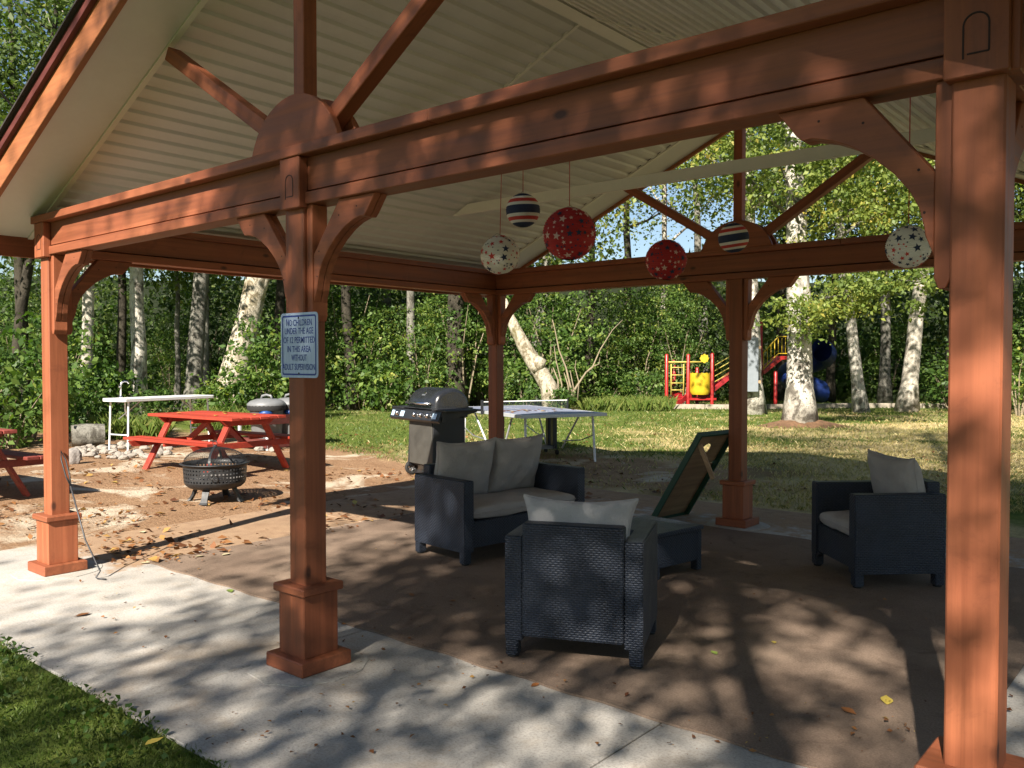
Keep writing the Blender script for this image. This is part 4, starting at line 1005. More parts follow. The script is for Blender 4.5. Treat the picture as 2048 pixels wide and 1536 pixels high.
def crown_mesh(name, seed, mat, nclump, per, rad, cr, size, droop=.35, hollow=.45):
    rng = np.random.default_rng(seed)
    u = rng.normal(size=(nclump, 3)); u /= np.linalg.norm(u, axis=1, keepdims=True)
    rr = (hollow+(1-hollow)*rng.random((nclump, 1))**.6)
    cc = u*rr*np.array(rad)
    rad_c = cr*(.55+.9*rng.random(nclump)); idx = np.repeat(np.arange(nclump), per); n = len(idx)
    off = rng.normal(size=(n, 3))*np.array([1, 1, .55])*rad_c[idx][:, None]*.62
    C = cc[idx]+off
    D = off*.8/np.maximum(rad_c[idx][:, None], .01)+rng.normal(size=(n, 3))*.8; D[:, 2] -= droop
    S = size*(.45+1.05*rng.random(n)**1.2); cl = rng.random(nclump)
    LV = .12+.45*cl[idx]+.42*rng.random(n)
    return leaf_mesh(name, C, D, S, LV, mat, rng=rng)
CROWN = [crown_mesh('crown', 10+i, m_, nc_, per, (3.2, 3.2, 3.6), .85, .125) for i, (m_, nc_, per) in enumerate((('leaf', 120, 90), ('leaf', 95, 110), ('leaf_y', 110, 90), ('leaf_y', 85, 100), ('leaf_d', 120, 90)))]
CROWN.append(crown_mesh('crown', 91, 'leaf', 50, 320, (3.2, 3.2, 3.6), .95, .13))
SHRUB = [crown_mesh('foliage', 40+i, 'leaf_s', nc_, per, r_, .29, sz, .3, .25) for i, (nc_, per, r_, sz) in enumerate(((44, 30, (1.0, 1.0, 1.1), .125), (40, 30, (1.2, 1.0, .8), .135), (50, 28, (.9, .9, 1.6), .115), (30, 30, (.8, .8, .7), .17)))]
SHRUB.append(crown_mesh('foliage', 55, 'leaf_s', 105, 42, (.9, .9, 1.6), .17, .062, .3, .15))
def wob_tube(pts, rs, n, seed, rough=.06):
    m = MB().tube(pts, rs, n); rng = random.Random(seed)
    cen = []
    return m
def trunk_mesh(h, r, lean, seed, limbs=6, flare=1.5, z_l=.45, n=12):
    rng = random.Random(seed); m = MB(); N = 12; pts = []; rs = []
    for i in range(N+1):
        t = i/N; w_ = .12*math.sin(t*5+seed)*t
        pts.append(Vector((lean[0]*t+w_+rng.uniform(-.03, .03)*min(1, t*4), lean[1]*t+rng.uniform(-.05, .05)*min(1, t*4), -.15+(h+.15)*t)))
        rs.append(r*((1-.72*t)*(1+rng.uniform(-.05, .05))+ (flare-1)*math.exp(-t*h/.35)))
    m.tube(pts, rs, n)
    for k in range(limbs):
        t = z_l+(1-z_l)*(k+rng.random()*.6)/limbs; t = min(t, .97); i = int(t*N); p = pts[i].lerp(pts[min(i+1, N)], t*N-i)
        a = k*2.4+rng.random(); ll = h*.26*(1.15-t*.6)*rng.uniform(.7, 1.2); d = Vector((math.cos(a), math.sin(a), rng.uniform(.3, .9)))
        q_ = [p, p+d*ll*.35, p+d*ll*.7+Vector((0, 0, ll*.08)), p+d*ll+Vector((rng.uniform(-.2, .2), rng.uniform(-.2, .2), ll*.2))]
        rb = r*(1-.7*t)*.5; m.tube(q_, [rb, rb*.7, rb*.42, rb*.12], 6)
        for j in range(2):
            a2 = a+rng.uniform(-1.2, 1.2); d2 = Vector((math.cos(a2), math.sin(a2), rng.uniform(.0, .8))); m.tube([q_[1+j], q_[1+j]+d2*ll*.3, q_[1+j]+d2*ll*.55+Vector((0, 0, .1))], [rb*.3, rb*.18, rb*.05], 5)
    return m
def tree(name, label, base, h, r, lean, bark, crown, cs, seed, group=None, zc=None, limbs=6, flare=1.5, n=12, off=(0, 0), crz=None):
    e = empty(name, base, label, 'tree', 0, group)
    trunk_mesh(h, r, lean, seed, limbs, flare, n=n).build('trunk', bark, e, smooth=True)
    if crown is not None:
        zc = zc if zc is not None else h*.72
        link_mesh('crown', CROWN[crown], e, (lean[0]*zc/h+off[0], lean[1]*zc/h+off[1], zc), (0, 0, seed*1.7 if crz is None else crz), cs if isinstance(cs, tuple) else (cs, cs, cs))
    return e
def lean_w(du, d, h=None):                          # sideways lean in picture -> world vector
    v = RT*du; return (v[0], v[1])
px = lambda w_, d: w_*d/FPX/2
T = [  # u, dist, px width, height, sideways lean (m over full height), bark, crown, label
 (277, 24.5, 33, 13, .1, 'birch', 1, 'straight pale sunlit trunk rising behind the sink table'),
 (384, 25.5, 36, 14, .9, 'greybark', 0, 'stout grey trunk between the sink table and the leaning pale tree'),
 (408, 27.5, 18, 13, .4, 'greybark', 0, 'thin grey trunk just right of the stout grey one'),
 (172, 23.0, 26, 12, .2, 'birch2', 1, 'shaded pale trunk just right of the front left post'),
 (10, 21.0, 24, 11, 1.6, 'darkbark', 0, 'dark leaning trunk at the left edge of the picture'),
 (1325, 36.0, 17, 14, .1, 'birch2', 3, 'slim pale trunk left of the playground'),
 (1505, 25.5, 42, 13, -.3, 'birch', 2, 'pale birch trunk directly behind the back middle post'),
 (1724, 26.0, 25, 12, -1.4, 'birch', 3, 'slender spotted birch leaning left, second right of the back middle post'),
 (1814, 26.5, 34, 12, 1.2, 'birch2', 2, 'pale birch leaning right, just left of the front right post'),
]
for k, (u, d, wp, h, ln_, bark, cr_, lab) in enumerate(T):
    tree('birch_tree' if 'birch' in bark else 'alder_tree', lab, pos(u, d), h, px(wp, d), lean_w(ln_, d), bark, cr_, (1.15, 1.15, 1.1), 21+k, None, zc=h*.74)
# the big birch on the lawn
bb = gp(1600, 850); dbb = float((bb-Vector(CAM)).dot(Vector(FW)))
tree('birch_tree', 'largest birch, blotched white bark, standing on the lawn in a needle mound', bb, 13, px(54, dbb), lean_w(-.3, 0), 'birch', 2, (1.25, 1.25, 1.05), 77, None, zc=9.0, limbs=8, flare=1.5, n=18, off=(.3, .2))
mnd = MB(); n = 26; mm = [(1.2, -.05), (.9, .0), (.7, .045), (.5, .10), (.35, .14)]
mnd.lathe(mm, n); 
for i, v in enumerate(mnd.v): a = math.atan2(v[1], v[0]); mnd.v[i] = (v[0]*(1+.22*math.sin(3*a+1)+.1*math.sin(7*a)), v[1]*(1+.22*math.sin(3*a+1)+.1*math.sin(7*a)), v[2])
M['duff'] = plain('brown_needle_duff', (.15, .080, .04), 1., var=.6, scale=10, bump=1.)
tag(mnd.build('needle_mound', 'duff', None, loc=bb, smooth=True), 'brown mound of fallen needles round the foot of the largest birch', 'mound', None, 'stuff')
# low branches of the big birch hanging over the playground
def spray(parent, name, seed, mat, c, rad, nclump, per, size=.10, cr=.3):
    me = crown_mesh(name, seed, mat, nclump, per, rad, cr, size, .5, .1); return link_mesh(name, me, parent, c)
bt = [o for o in COL.objects if o.name.startswith('birch_tree') and o['label'].startswith('largest')][0]
for k, (u, v, rad, nc_) in enumerate(((1560, 330, (1.9, 1.4, 1.3), 34), (1700, 420, (1.5, 1.3, 1.2), 34), (1800, 560, (1.2, 1.2, .9), 30), (1600, 640, (1.1, 1.0, .55), 20), (1690, 590, (1.0, 1.0, .6), 18), (1840, 400, (1.2, 1.2, 1.2), 28), (1385, 300, (.9, .9, .5), 7))):
    dd = dbb-1.2-.3*(k % 3); p = CAM+ray(u, v)/1.0*dd; lc = Vector(p)-bb
    spray(bt, 'low_branch_leaves', 60+k, 'leaf_y', lc, rad, nc_, 75)
    st = Vector((0, 0, max(2.5, lc.z*.75))); MB().tube([st, st.lerp(lc, .5)+Vector((0, 0, .25)), lc, lc+(lc-st)*.25-Vector((0, 0, .3))], [.05, .035, .02, .006], 6).build('low_branch', 'greybark', bt, smooth=True)
# leaning pale trunk behind the red picnic table
def leaner(name, label, pts, rs, bark, stubs=(), crown=None, zc=None):
    P = [Vector(CAM+ray(u, v)*d) for u, v, d in pts]; base = Vector((P[0].x, P[0].y, float(hgt(P[0].x, P[0].y))))
    e = empty(name, base, label, 'tree'); P = [p-base for p in P]; P[0].z = -.15
    m = MB().tube(P, rs, 14)
    for a, b, r0, r1 in stubs:
        A = Vector(CAM+ray(*a[:2])*a[2])-base; B = Vector(CAM+ray(*b[:2])*b[2])-base; m.tube([A, A.lerp(B, .55)+Vector((0, 0, -.08)), B], [r0, (r0+r1)/2, r1], 10)
    m.build('trunk', bark, e, smooth=True)
    if crown is not None: link_mesh('crown', CROWN[crown], e, P[-1]+Vector((0, 0, 1.0)), (0, 0, 1.3), (1.2, 1.2, 1.1))
    return e
leaner('alder_tree', 'thick pale mossy trunk leaning right behind the bright red picnic table', [(452, 828, 24), (462, 780, 24), (478, 710, 24), (497, 640, 24.1), (513, 560, 24.2), (528, 470, 24.4), (545, 330, 24.8), (560, 120, 25.2)], [.62, .46, .38, .34, .31, .28, .22, .14], 'mossbark', ((( 515, 600, 24.1), (540, 520, 24.3), .17, .12),), 1)
leaner('broken_birch', 'broken mossy birch trunk leaning left with a sawn branch stub', [(1108, 800, 26), (1098, 775, 26), (1083, 748, 26), (1066, 722, 26), (1047, 690, 26), (1032, 660, 26), (1020, 635, 26.1), (1008, 600, 26.3)], [.34, .27, .25, .24, .21, .18, .15, .10], 'mossbark', (((1068, 735, 25.95), (1084, 716, 25.8), .24, .16),))
# shaded trunks inside the wood
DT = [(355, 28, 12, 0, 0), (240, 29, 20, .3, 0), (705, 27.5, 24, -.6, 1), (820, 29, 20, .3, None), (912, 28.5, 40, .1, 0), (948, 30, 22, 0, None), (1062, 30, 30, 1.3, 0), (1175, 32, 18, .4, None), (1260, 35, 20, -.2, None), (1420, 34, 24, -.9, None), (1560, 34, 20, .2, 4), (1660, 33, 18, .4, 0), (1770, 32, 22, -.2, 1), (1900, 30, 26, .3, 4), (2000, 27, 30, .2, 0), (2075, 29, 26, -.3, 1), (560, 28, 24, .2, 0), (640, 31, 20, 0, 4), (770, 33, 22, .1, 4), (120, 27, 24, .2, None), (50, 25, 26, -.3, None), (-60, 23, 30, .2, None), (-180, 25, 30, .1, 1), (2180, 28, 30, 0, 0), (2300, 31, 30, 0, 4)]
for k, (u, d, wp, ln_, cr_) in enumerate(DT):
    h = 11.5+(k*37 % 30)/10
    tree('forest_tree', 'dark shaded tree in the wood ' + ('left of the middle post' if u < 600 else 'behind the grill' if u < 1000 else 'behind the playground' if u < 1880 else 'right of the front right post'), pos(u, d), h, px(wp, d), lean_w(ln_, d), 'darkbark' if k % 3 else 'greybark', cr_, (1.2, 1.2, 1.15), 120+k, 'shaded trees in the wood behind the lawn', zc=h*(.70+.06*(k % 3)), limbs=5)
# shrubs of the undergrowth
rng = random.Random(9)
SH = []
for u in range(-140, 2240, 88):
    if 190 < u < 450: continue
    d = 28.0+rng.uniform(-1.0, 2.5)+ (5.0 if 1150 < u < 1900 else 0)
    SH.append((u+rng.uniform(-20, 20), d, rng.choice([0, 1, 1, 2, 3]), rng.uniform(.55, 1.3)))
for u in range(-120, 2260, 74):
    d = 33.0+rng.uniform(-1, 3)+ (4.0 if 1150 < u < 1900 else 0); SH.append((u+rng.uniform(-25, 25), d, rng.choice([0, 4, 4]), rng.uniform(1.2, 2.2)))
for u in range(640, 1420, 62): SH.append((u+rng.uniform(-25, 25), 29.5+rng.uniform(-1, 1.5)+(3 if u > 1150 else 0), 4, rng.uniform(1.3, 2.2)))
for u, d, k, s in ((20, 15.5, 1, 1.0), (60, 17, 0, 1.05), (-40, 16, 0, 1.1), (160, 19, 1, .9), (215, 20, 3, 1.0), (120, 19.5, 2, 1.0), (330, 22.5, 3, .6), (425, 23, 3, .7), (510, 22.2, 0, 1.05), (535, 22.5, 2, 1.0), (575, 23, 1, 1.0), (470, 22.0, 3, .7), (1120, 25.3, 3, .55), (1060, 26.5, 3, .6), (770, 27, 1, 1.2), (720, 27.5, 1, 1.1), (1225, 30.5, 3, .8), (1290, 31, 1, .9), (1900, 28, 1, 1.1), (1960, 25, 0, 1.1), (2040, 24, 2, 1.1)): SH.append((u, d, k, s))
for k, (u, d, i, s) in enumerate(SH):
    b0 = pos(u, d); e = empty('shrub', b0, ('tall leafy' if i in (2, 4) else 'broad-leaved' if i == 3 else 'dense green') + ' shrub in the undergrowth ' + ('left of the front left post' if u < 90 else 'behind the sink table' if u < 420 else 'behind the red picnic table' if u < 620 else 'behind the grill' if u < 990 else 'beside the broken birch' if u < 1200 else 'behind the playground' if u < 1880 else 'right of the front right post'), 'shrub', rng.random()*6, 'undergrowth shrubs at the wood edge')
    zc = (1.05, .78, 1.45, .65, 1.45)[i]*s
    link_mesh('foliage', SHRUB[i], e, (0, 0, zc), (0, 0, 0), (s, s, s*rng.uniform(.85, 1.15)))
    m = MB()
    for j in range(5):
        a = j*1.26+k; m.tube([(0.06*math.cos(a), .06*math.sin(a), -.05), (.25*s*math.cos(a), .25*s*math.sin(a), zc*.7), (.5*s*math.cos(a+.3), .5*s*math.sin(a+.3), zc*1.25)], [.02*s, .014*s, .004*s], 5)
    m.build('stems', 'twig', e)
# bare arching stems beside the broken birch
bs = pos(1150, 25.6); e = empty('bare_bush', bs, 'clump of bare arching stems right of the broken birch', 'bush')
rng = random.Random(3); 
def st_pts(*uv): return [Vector(CAM+ray(u, v)*25.6)-bs for u, v in uv]
for pts, r0 in ((((1140, 800), (1152, 775), (1172, 745), (1182, 735)), .05), (((1172, 745), (1185, 735), (1200, 700), (1225, 660), (1245, 640)), .03), (((1150, 800), (1140, 770), (1132, 735), (1118, 700), (1110, 660), (1105, 640)), .04), (((1140, 805), (1136, 770), (1128, 745)), .035), (((1118, 800), (1116, 760), (1106, 735)), .04), (((1120, 800), (1124, 770), (1112, 720), (1108, 690)), .03), (((1155, 800), (1158, 765), (1150, 735), (1152, 720)), .025), (((1182, 735), (1198, 728), (1200, 715)), .02), (((1150, 790), (1145, 765), (1140, 740)), .03)):
    P = st_pts(*pts); MB().tube(P, [r0*(1-.75*i/(len(P)-1)) for i in range(len(P))], 6).build('stem', 'twig', e, smooth=True)
# grey board fixed on the birch behind the back post
gb = pos(1488, 24.9); e = empty('grey_board', gb, 'tall pale grey board fixed on the birch behind the back middle post', 'board', YAW)
zc_ = 1.65+(724-729)/FPX*24.9-gb.z
m = MB().box((0, 0, zc_), (.84, .03, 1.58)).build('board_face', 'grey_board', e, bevel=.01)
for z in (-.5, .5): MB().span((-.1, .016, zc_+z-.04), (.5, .30, zc_+z+.04)).build('fixing_batten', 'bare_pine', e)

# deep wood behind: one mass of foliage nobody could count
rn = np.random.default_rng(5); N = 140000
u = rn.uniform(-900, 2950, N); d = 33+22*rn.random(N)**1.2; top = 11+2.5*np.sin(u*.009)+1.5*np.sin(u*.023+1)
top = np.where((u > 1130) & (u < 1540), top-6.0, top)
z = top*rn.random(N)**1.5
keep = (np.sin(u*.035+z*1.1)+np.sin(u*.011-z*.7+d*.4)+rn.normal(0, .9, N)) > -1.1
u, d, z = u[keep], d[keep], z[keep]
P_ = CAM[None, :2]+np.outer((u-1024)/FPX*d, RT[:2])+np.outer(d, FW[:2])
C = np.column_stack([P_, z+.1]); D = rn.normal(size=C.shape); D[:, 2] -= .4
me = leaf_mesh('deep_wood', C, D, .26*(.6+.9*rn.random(len(C))), rn.random(len(C))*.6+.4*(np.sin(u*.02+z)*.5+.5), 'leaf_d', rng=rn)
tag(link_mesh('deep_wood', me), 'dense dark green wood behind the lawn', 'wood', None, 'stuff')
# woods on the other sides, out of the picture, so the place goes on (and shades the lawn); nearest crowns placed and turned to shape the dapples
OT = [(7.479, -11.875, 9.5, .16, 5, (1.15, 1.05, .85), 6.9), (8.309, -8.390, 13.5, .20, 5, (1.12, 1.2, .85), 11.0), (12.656, -10.369, 9.5, .16, 5, (1.05, 1.0, .85), 6.6), (11.948, -11.779, 13.0, .2, 5, (.9, .8, .7), 10.6), (7.233, -9.672, 13.0, .19, 5, (.72, .72, .6), 11.2),
      (9.6, -6.6, 18.5, .26, 2, (1.25, 1.0, .7), 16.0), (17, 4, 15, .24, 1, (1.3, 1.3, 1.1), 11), (17, -17, 16, .25, 0, (1.3, 1.3, 1.1), 12), (2, -24, 16, .25, 1, (1.4, 1.4, 1.1), 12), (-7, -21, 15, .25, 0, (1.3, 1.3, 1.1), 11), (19, 14, 15, .25, 2, (1.3, 1.3, 1.1), 11), (18, 24, 15, .25, 0, (1.3, 1.3, 1.1), 10), (20, -6, 14, .25, 0, (1.5, 1.5, 1.2), 8), (21, -12, 14, .25, 1, (1.5, 1.5, 1.2), 8), (12, -23, 14, .25, 4, (1.5, 1.5, 1.2), 8), (8, -26, 15, .25, 0, (1.5, 1.5, 1.2), 9), (-3, -27, 15, .25, 1, (1.5, 1.5, 1.2), 9), (21, 1, 14, .25, 1, (1.4, 1.4, 1.2), 8)]
for k, (x, y, h, r, cr_, cs, zc) in enumerate(OT):
    sx_ = 4.6 if k in (0, 1, 4) else 0.                    # lean added to move trunk shadows off the carpet
    tree('shade_tree', 'leafy shade tree standing outside the picture on the camera side', Vector((x+sx_, y, float(hgt(x+sx_, y)))), h, r, (-sx_, 0), 'greybark', cr_, cs, 300+k, 'shade trees around the camera side', zc=zc, limbs=7, off=(-sx_+sx_*zc/h, 0), crz={0: 4.031, 1: 2.127, 2: 3.126, 3: 5.285, 4: 0.687}.get(k))

# ================================================================== GRASS, LITTER, STONES
def scatter_mesh(name, P, hts, wd_, LV, mat, lean=.5, seed=1):
    rn = np.random.default_rng(seed); n = len(P); a = rn.random(n)*2*math.pi; t = np.column_stack([np.cos(a), np.sin(a), np.zeros(n)])
    b = rn.random(n)*2*math.pi; ln_ = np.column_stack([np.cos(b), np.sin(b), np.zeros(n)])*(lean*hts*rn.random(n))[:, None]
    V = np.empty((n, 4, 3)); up = np.array([0, 0, 1.])
    V[:, 0] = P-t*wd_[:, None]/2; V[:, 1] = P+t*wd_[:, None]/2
    V[:, 2] = P+t*wd_[:, None]*.3+ln_*.45+up*(hts*.6)[:, None]; V[:, 3] = P+ln_*1.1+up*(hts*(1-.3*rn.random(n)))[:, None]
    me = bpy.data.meshes.new(name); me.vertices.add(4*n); me.vertices.foreach_set('co', V.reshape(-1).astype(np.float32))
    me.loops.add(4*n); me.loops.foreach_set('vertex_index', np.arange(4*n, dtype=np.int32)); me.polygons.add(n)
    me.polygons.foreach_set('loop_start', np.arange(0, 4*n, 4, dtype=np.int32)); me.polygons.foreach_set('loop_total', np.full(n, 4, np.int32))
    me.materials.append(M[mat]); at_ = me.attributes.new('lv', 'FLOAT', 'FACE'); at_.data.foreach_set('value', np.clip(LV, 0, 1).astype(np.float32)); me.update(calc_edges=True)
    return me
rn = np.random.default_rng(8)
# near lawn beside the slab
N = 60000; x = rn.uniform(-1.5, 5.4, N); y = -.93-rn.random(N)**1.3*2.6; e_ = .05*np.sin(x*5)+.04*np.sin(x*13+1)+.03*rn.normal(size=N)
ok = y < -.97+e_+.06; x, y = x[ok], y[ok]; P = np.column_stack([x, y, hgt(x, y)-.015])
pat = .5+.5*np.sin(x*3+np.sin(y*4)*1.5)*np.sin(y*3.3+1)
me = scatter_mesh('grass', P, .014+.026*rn.random(len(x))*(.5+pat), .0035+.004*rn.random(len(x)), .25+.35*pat+.3*rn.random(len(x)), 'grass', .9, 2)
tag(link_mesh('grass', me), 'short green grass along the near edge of the slab', 'grass', None, 'stuff')
N = 5200; x = rn.uniform(-1.2, 5.2, N); y = -.92-rn.random(N)**1.2*2.0; ok = (np.sin(x*4.1+1)*np.sin(y*5.0)+rn.normal(0, .4, N)) > .05; x, y = x[ok], y[ok]
C = np.column_stack([x, y, hgt(x, y)+.012+.03*rn.random(len(x))]); D = rn.normal(size=C.shape); D[:, 2] = .25*D[:, 2]+.15
tag(link_mesh('clover', leaf_mesh('clover', C, D, .018+.025*rn.random(len(x)), .35+.4*rn.random(len(x)), 'leaf_s', wide=.85, rng=rn)), 'broad-leaved clover and weeds in the near grass', 'ground cover', None, 'stuff')
# far lawn
N = 75000; uu = rn.uniform(560, 2100, N); vv_ = 797+ (1012-797)*rn.random(N)**1.25
dz_ = (1.55)*FPX/np.maximum(vv_-724, 20); P2 = CAM[None, :2]+np.outer((uu-1024)/FPX*dz_, RT[:2])+np.outer(dz_, FW[:2]); x, y = P2[:, 0], P2[:, 1]
ok = (((y > 6.5) | (x < -6)) & ~((x > -13) & (x < -1.0) & (y < 6.4)) & ~((x > -1.2) & (x < 7.7) & (y < 6.42))); ok &= ~((x > -3) & (x < 2.2) & (y < 9.1) & (rn.random(N) < .8))
x, y, dz_ = x[ok], y[ok], dz_[ok]
dry = np.clip((x-.15*y+7.5)/8, 0, 1)+rn.normal(0, .25, len(x))+.45*np.sin(x*.9+np.sin(y*.6))*np.sin(y*.75+.5)
for nm, sel, mt, lab in (('grass', dry < .5, 'grass', 'green lawn grass behind the grill'), ('dry_grass', dry >= .5, 'drygrass', 'dry straw-coloured lawn grass below the birches')):
    P = np.column_stack([x[sel], y[sel], hgt(x[sel], y[sel])-.015]); k = P.shape[0]
    me = scatter_mesh(nm, P, (.03+.045*rn.random(k))*(.6+.03*dz_[sel]), (.006+.006*rn.random(k))*(.5+.05*dz_[sel]), .15+.8*rn.random(k), mt, 1.1, 3)
    tag(link_mesh(nm, me), lab, 'grass', None, 'stuff')
# taller rough grass at the wood edge
N = 9000; uu = np.concatenate([rn.uniform(1165, 1345, N//2), rn.uniform(380, 560, N//4), rn.uniform(200, 330, N//4)]); dd_ = np.concatenate([rn.uniform(27, 31, N//2), rn.uniform(19, 22.5, N//4), rn.uniform(17.0, 19, N//4)])
P2 = CAM[None, :2]+np.outer((uu-1024)/FPX*dd_, RT[:2])+np.outer(dd_, FW[:2]); P = np.column_stack([P2, hgt(P2[:, 0], P2[:, 1])-.02]); k = len(P)
tag(link_mesh('tall_grass', scatter_mesh('tall_grass', P, .15+.38*rn.random(k), .008+.009*rn.random(k), .35+.5*rn.random(k), 'grass', .7, 4)), 'tall rough grass at the edge of the wood', 'grass', None, 'stuff')
# leaf litter
def litter(name, n, ur, vr, pw, smin, smax, label, excl=None, z=0.):
    uu = rn.uniform(*ur, n); vv_ = vr[0]+(vr[1]-vr[0])*rn.random(n)**pw; dz_ = 1.6*FPX/np.maximum(vv_-724, 25)
    P2 = CAM[None, :2]+np.outer((uu-1024)/FPX*dz_, RT[:2])+np.outer(dz_, FW[:2]); x, y = P2[:, 0], P2[:, 1]
    cl = np.sin(x*2.1+np.sin(y*1.7))+np.sin(y*2.6+1.3*np.sin(x*1.1)); ok = cl+rn.normal(0, .9, n) > .1
    if excl is not None: ok &= excl(x, y)
    x, y = x[ok], y[ok]; k = len(x)
    onslab = (x > -1.15) & (x < 7.6) & (y > -.95) & (y < 6.37); oncar = (x > .3) & (x < 6.24) & (y > .58) & (y < 4.95)
    zz = np.where(oncar, .012, np.where(onslab, 0., hgt(x, y)-.012))
    C = np.column_stack([x, y, zz+.008+.012*rn.random(k)]); D = rn.normal(size=C.shape); D[:, 2] *= .18
    # flat lying leaves
    S = smin+(smax-smin)*rn.random(k)**2.2; LV = rn.random(k)**1.1*.86+.14*(rn.random(k) > .93)
    D /= np.linalg.norm(D, axis=1, keepdims=True); up = np.array([0, 0, 1.])+rn.normal(0, .28, (k, 3)); T_ = np.cross(up, D); T_ /= np.linalg.norm(T_, axis=1, keepdims=True); Nn = np.cross(D, T_)
    V = np.empty((k, 4, 3)); S = S[:, None]; V[:, 0] = C-D*S*.5; V[:, 2] = C+D*S*.5; V[:, 1] = C+T_*S*.3+Nn*S*.14; V[:, 3] = C-T_*S*.3+Nn*S*.10
    me = bpy.data.meshes.new(name); me.vertices.add(4*k); me.vertices.foreach_set('co', V.reshape(-1).astype(np.float32)); me.loops.add(4*k); me.loops.foreach_set('vertex_index', np.arange(4*k, dtype=np.int32)); me.polygons.add(k)
    me.polygons.foreach_set('loop_start', np.arange(0, 4*k, 4, dtype=np.int32)); me.polygons.foreach_set('loop_total', np.full(k, 4, np.int32)); me.materials.append(M['litter'])
    at_ = me.attributes.new('lv', 'FLOAT', 'FACE'); at_.data.foreach_set('value', np.clip(LV, 0, 1).astype(np.float32)); me.update(calc_edges=True)
    tag(link_mesh(name, me), label, 'fallen leaves', None, 'stuff')
litter('leaf_litter', 5200, (-60, 1200), (872, 1120), 1.2, .035, .12, 'scattered brown and yellow leaves on the dirt by the picnic tables', lambda x, y: ((x < .5) | (y > 5.2)) & (y > .35))
litter('leaf_litter', 2600, (640, 2100), (830, 1010), 1.2, .04, .11, 'fallen leaves spread over the far lawn', lambda x, y: y > 6.4)
litter('leaf_litter', 1500, (150, 2100), (985, 1500), .9, .008, .038, 'small brown leaf bits lying on the slab and carpet', lambda x, y: (x > -1.0) & (x < 7.5) & (y > -.9) & (y < 6.3) & (np.abs(x-3.0)+.0*y > -1) & ~((x > 3.6) & (x < 5.3) & (y > .8) & (y < 1.9)))
# distinct fallen leaves
lf = MB(); out = [(0, -.5), (.16, -.34), (.30, -.1), (.26, .12), (.12, .34), (0, .55), (-.14, .30), (-.28, .08), (-.27, -.14), (-.14, -.36)]
V = [(0, 0, -.04)]+[(a, b, .09*abs(a)*2.2+.05*b*b) for a, b in out]; lf.add(V, [(0, 1+k, 1+(k+1) % 10) for k in range(10)])
cols = {'yellow': (.50, .38, .07), 'green': (.20, .27, .05), 'brown': (.20, .085, .03), 'orange': (.34, .13, .04), 'pale': (.50, .44, .27)}
for cn, cv in cols.items(): M['fl_'+cn] = plain('fallen_leaf_'+cn, cv, .6, var=.3, scale=40); 
FL = [(1773, 1403, .085, 'yellow', 'yellow fallen leaf in a sun patch on the carpet near the front right post'), (1697, 1424, .07, 'orange', 'curled orange leaf left of the yellow leaf on the carpet'), (1548, 1286, .045, 'yellow', 'small yellow leaf alone on the dark carpet right of the nearest armchair'), (1428, 1307, .055, 'green', 'dull green leaf on the carpet right of the nearest armchair'), (460, 1180, .075, 'green', 'bright green leaf on the carpet edge left of the middle post'), (399, 1114, .08, 'pale', 'pale leaf on the sunlit carpet corner, nearer of two'), (452, 1110, .08, 'pale', 'pale leaf on the sunlit carpet right of its twin'), (290, 1124, .085, 'pale', 'cream leaf lying by the carpet corner near the poker'), (165, 1228, .09, 'brown', 'brown leaf alone on the sunlit concrete near the front left post'), (308, 1494, .075, 'yellow', 'yellow-green leaf lying in the near grass'), (1070, 1367, .05, 'orange', 'orange leaf on the concrete in front of the nearest armchair'), (823, 1191, .06, 'brown', 'brown leaf on the carpet between the middle post and the sofa'), (285, 1063, .10, 'pale', 'large pale leaf on the dirt right of the front left post'), (905, 1203, .05, 'brown', 'small brown leaf on the carpet below the sofa')]
lfm = {cn: lf.mesh('fallen_leaf', 'fl_'+cn, smooth=True) for cn in cols}
rng = random.Random(2)
for u, v, s, cn, lab in FL:
    p = at(u, v, 2, .012); x, y = p[0], p[1]
    z = .012 if (.3 < x < 6.24 and .58 < y < 4.95) else (0. if (-1.15 < x < 7.6 and -.95 < y < 6.37) else float(hgt(x, y)))
    o = link_mesh('fallen_leaf', lfm[cn], None, (x, y, z+.055*s+.002 + (.03 if y < -.95 else 0)), (rng.uniform(-.1, .1), rng.uniform(-.1, .1), rng.random()*6), (s*1.15,)*3); tag(o, lab, 'leaf', 'single fallen leaves')
# leaves on the table tennis table and the picnic table
for k in range(26):
    a, b = rng.uniform(.1, .8)*(-1 if k % 2 else -1), rng.uniform(-.7, .7); p = tt.matrix_basis @ Vector((a*.9, b, zt+.006)); cn = rng.choice(['brown', 'orange', 'yellow', 'brown'])
    tag(link_mesh('fallen_leaf', lfm[cn], None, p, (0, 0, rng.random()*6), (rng.uniform(.07, .12),)*3), 'dry leaf lying on the table tennis table by the net', 'leaf', 'leaves on the table tennis table')
pt0 = [o for o in COL.objects if o.name == 'picnic_table'][0]
for k, (a, b) in enumerate(((-.6, -.2), (.1, .1), (.35, -.25), (-.2, .3), (.6, .2))):
    p = pt0.matrix_basis @ Vector((a, b, .797)); tag(link_mesh('fallen_leaf', lfm['yellow'], None, p, (0, 0, rng.random()*6), (.11,)*3), 'yellow leaf lying on the bright red picnic table top', 'leaf', 'leaves on the red picnic table')
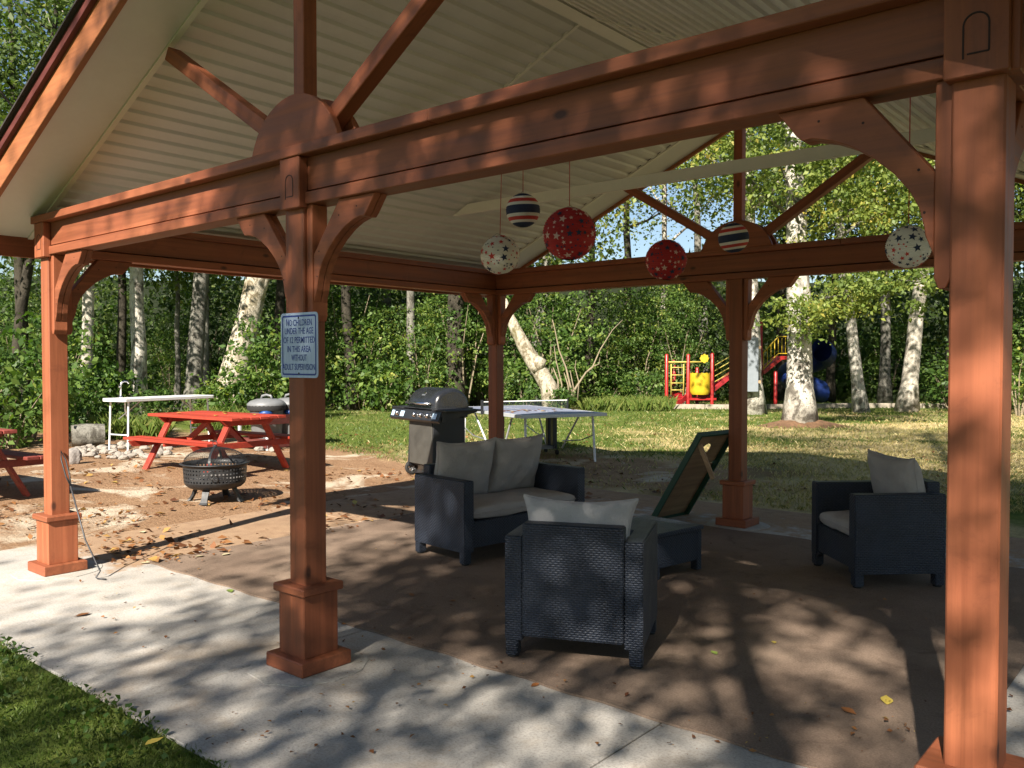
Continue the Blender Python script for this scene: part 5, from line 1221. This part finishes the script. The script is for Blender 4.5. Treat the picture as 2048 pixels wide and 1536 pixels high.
# river stones, log and boulder
def rock_mesh(seed, mat, sub=2):
    bm = bmesh.new(); bmesh.ops.create_icosphere(bm, subdivisions=sub, radius=1); r_ = random.Random(seed); ph = [r_.random()*6 for _ in range(6)]
    for v in bm.verts:
        c = v.co; k = 1+.16*math.sin(c.x*2.4+ph[0])+.14*math.sin(c.y*3.1+ph[1])+.13*math.sin(c.z*2.8+ph[2])+.06*math.sin(c.x*6+c.y*5+ph[3]); v.co = Vector((c.x*k, c.y*k*.85, c.z*k*.62))
    me = bpy.data.meshes.new('stone'); bm.to_mesh(me); bm.free(); me.materials.append(M[mat]); return me
RK = [rock_mesh(i, 'rock') for i in range(5)]
for k in range(130):
    u = rng.uniform(150, 345) if k < 108 else rng.uniform(500, 560); v = 903+ (u-250)*-.02+rng.uniform(-13, 15) if k < 108 else rng.uniform(893, 904)
    p = gp(u, v); s = rng.uniform(.03, .085)
    o = link_mesh('river_stone', RK[k % 5], None, (p.x, p.y, p.z+s*.28), (rng.uniform(-.3, .3), rng.uniform(-.3, .3), rng.random()*6), (s, s, s)); tag(o, 'pale river stone in the stone border below the sink table', 'stone', 'pale stones of the border')
p = gp(182, 893); lg = empty('birch_log', p, 'short birch log section lying left of the sink table', 'log', YAW+.5); lg.scale = (.75, .75, .75)
MB().tube([(-.42, 0, .27), (-.2, 0, .28), (.1, 0, .27), (.30, 0, .27)], [.26, .285, .28, .27], 18, cap=False).build('bark', 'greybark', lg, smooth=True)
for x in (-.42, .30): MB().lathe([(.0001, 0), (.26, 0)], 18).build('cut_face', 'cutwood', lg, loc=(x, 0, .27), rot=(0, math.pi/2, 0))
p = gp(152, 926); o = link_mesh('boulder', rock_mesh(33, 'rock_grey', 3), None, (p.x, p.y, p.z+.10), (0, 0, 1), (.11, .11, .21)); tag(o, 'grey weathered stump-like stone right of the front left post', 'stone')

# ------------------------------------------------------------------ tell look-alikes apart by their place, counted from the left
ORD = ['first', 'second', 'third', 'fourth', 'fifth', 'sixth', 'seventh', 'eighth', 'ninth', 'tenth', 'eleventh', 'twelfth', 'thirteenth', 'fourteenth', 'fifteenth', 'sixteenth', 'seventeenth', 'eighteenth', 'nineteenth', 'twentieth']
fam = {}
for o in COL.objects:
    if o.parent is None and o.get('group') in ('undergrowth shrubs at the wood edge', 'shaded trees in the wood behind the lawn', 'leaves on the red picnic table'): fam.setdefault(o['label'], []).append(o)
def col_u(o):
    p = np.array(o.location)-CAM; return float(p @ RT/(p @ FW))
for lab, os_ in fam.items():
    if len(os_) > 1:
        for k, o in enumerate(sorted(os_, key=col_u)): o['label'] = lab + ', ' + ORD[min(k, 19)] + ' from left'
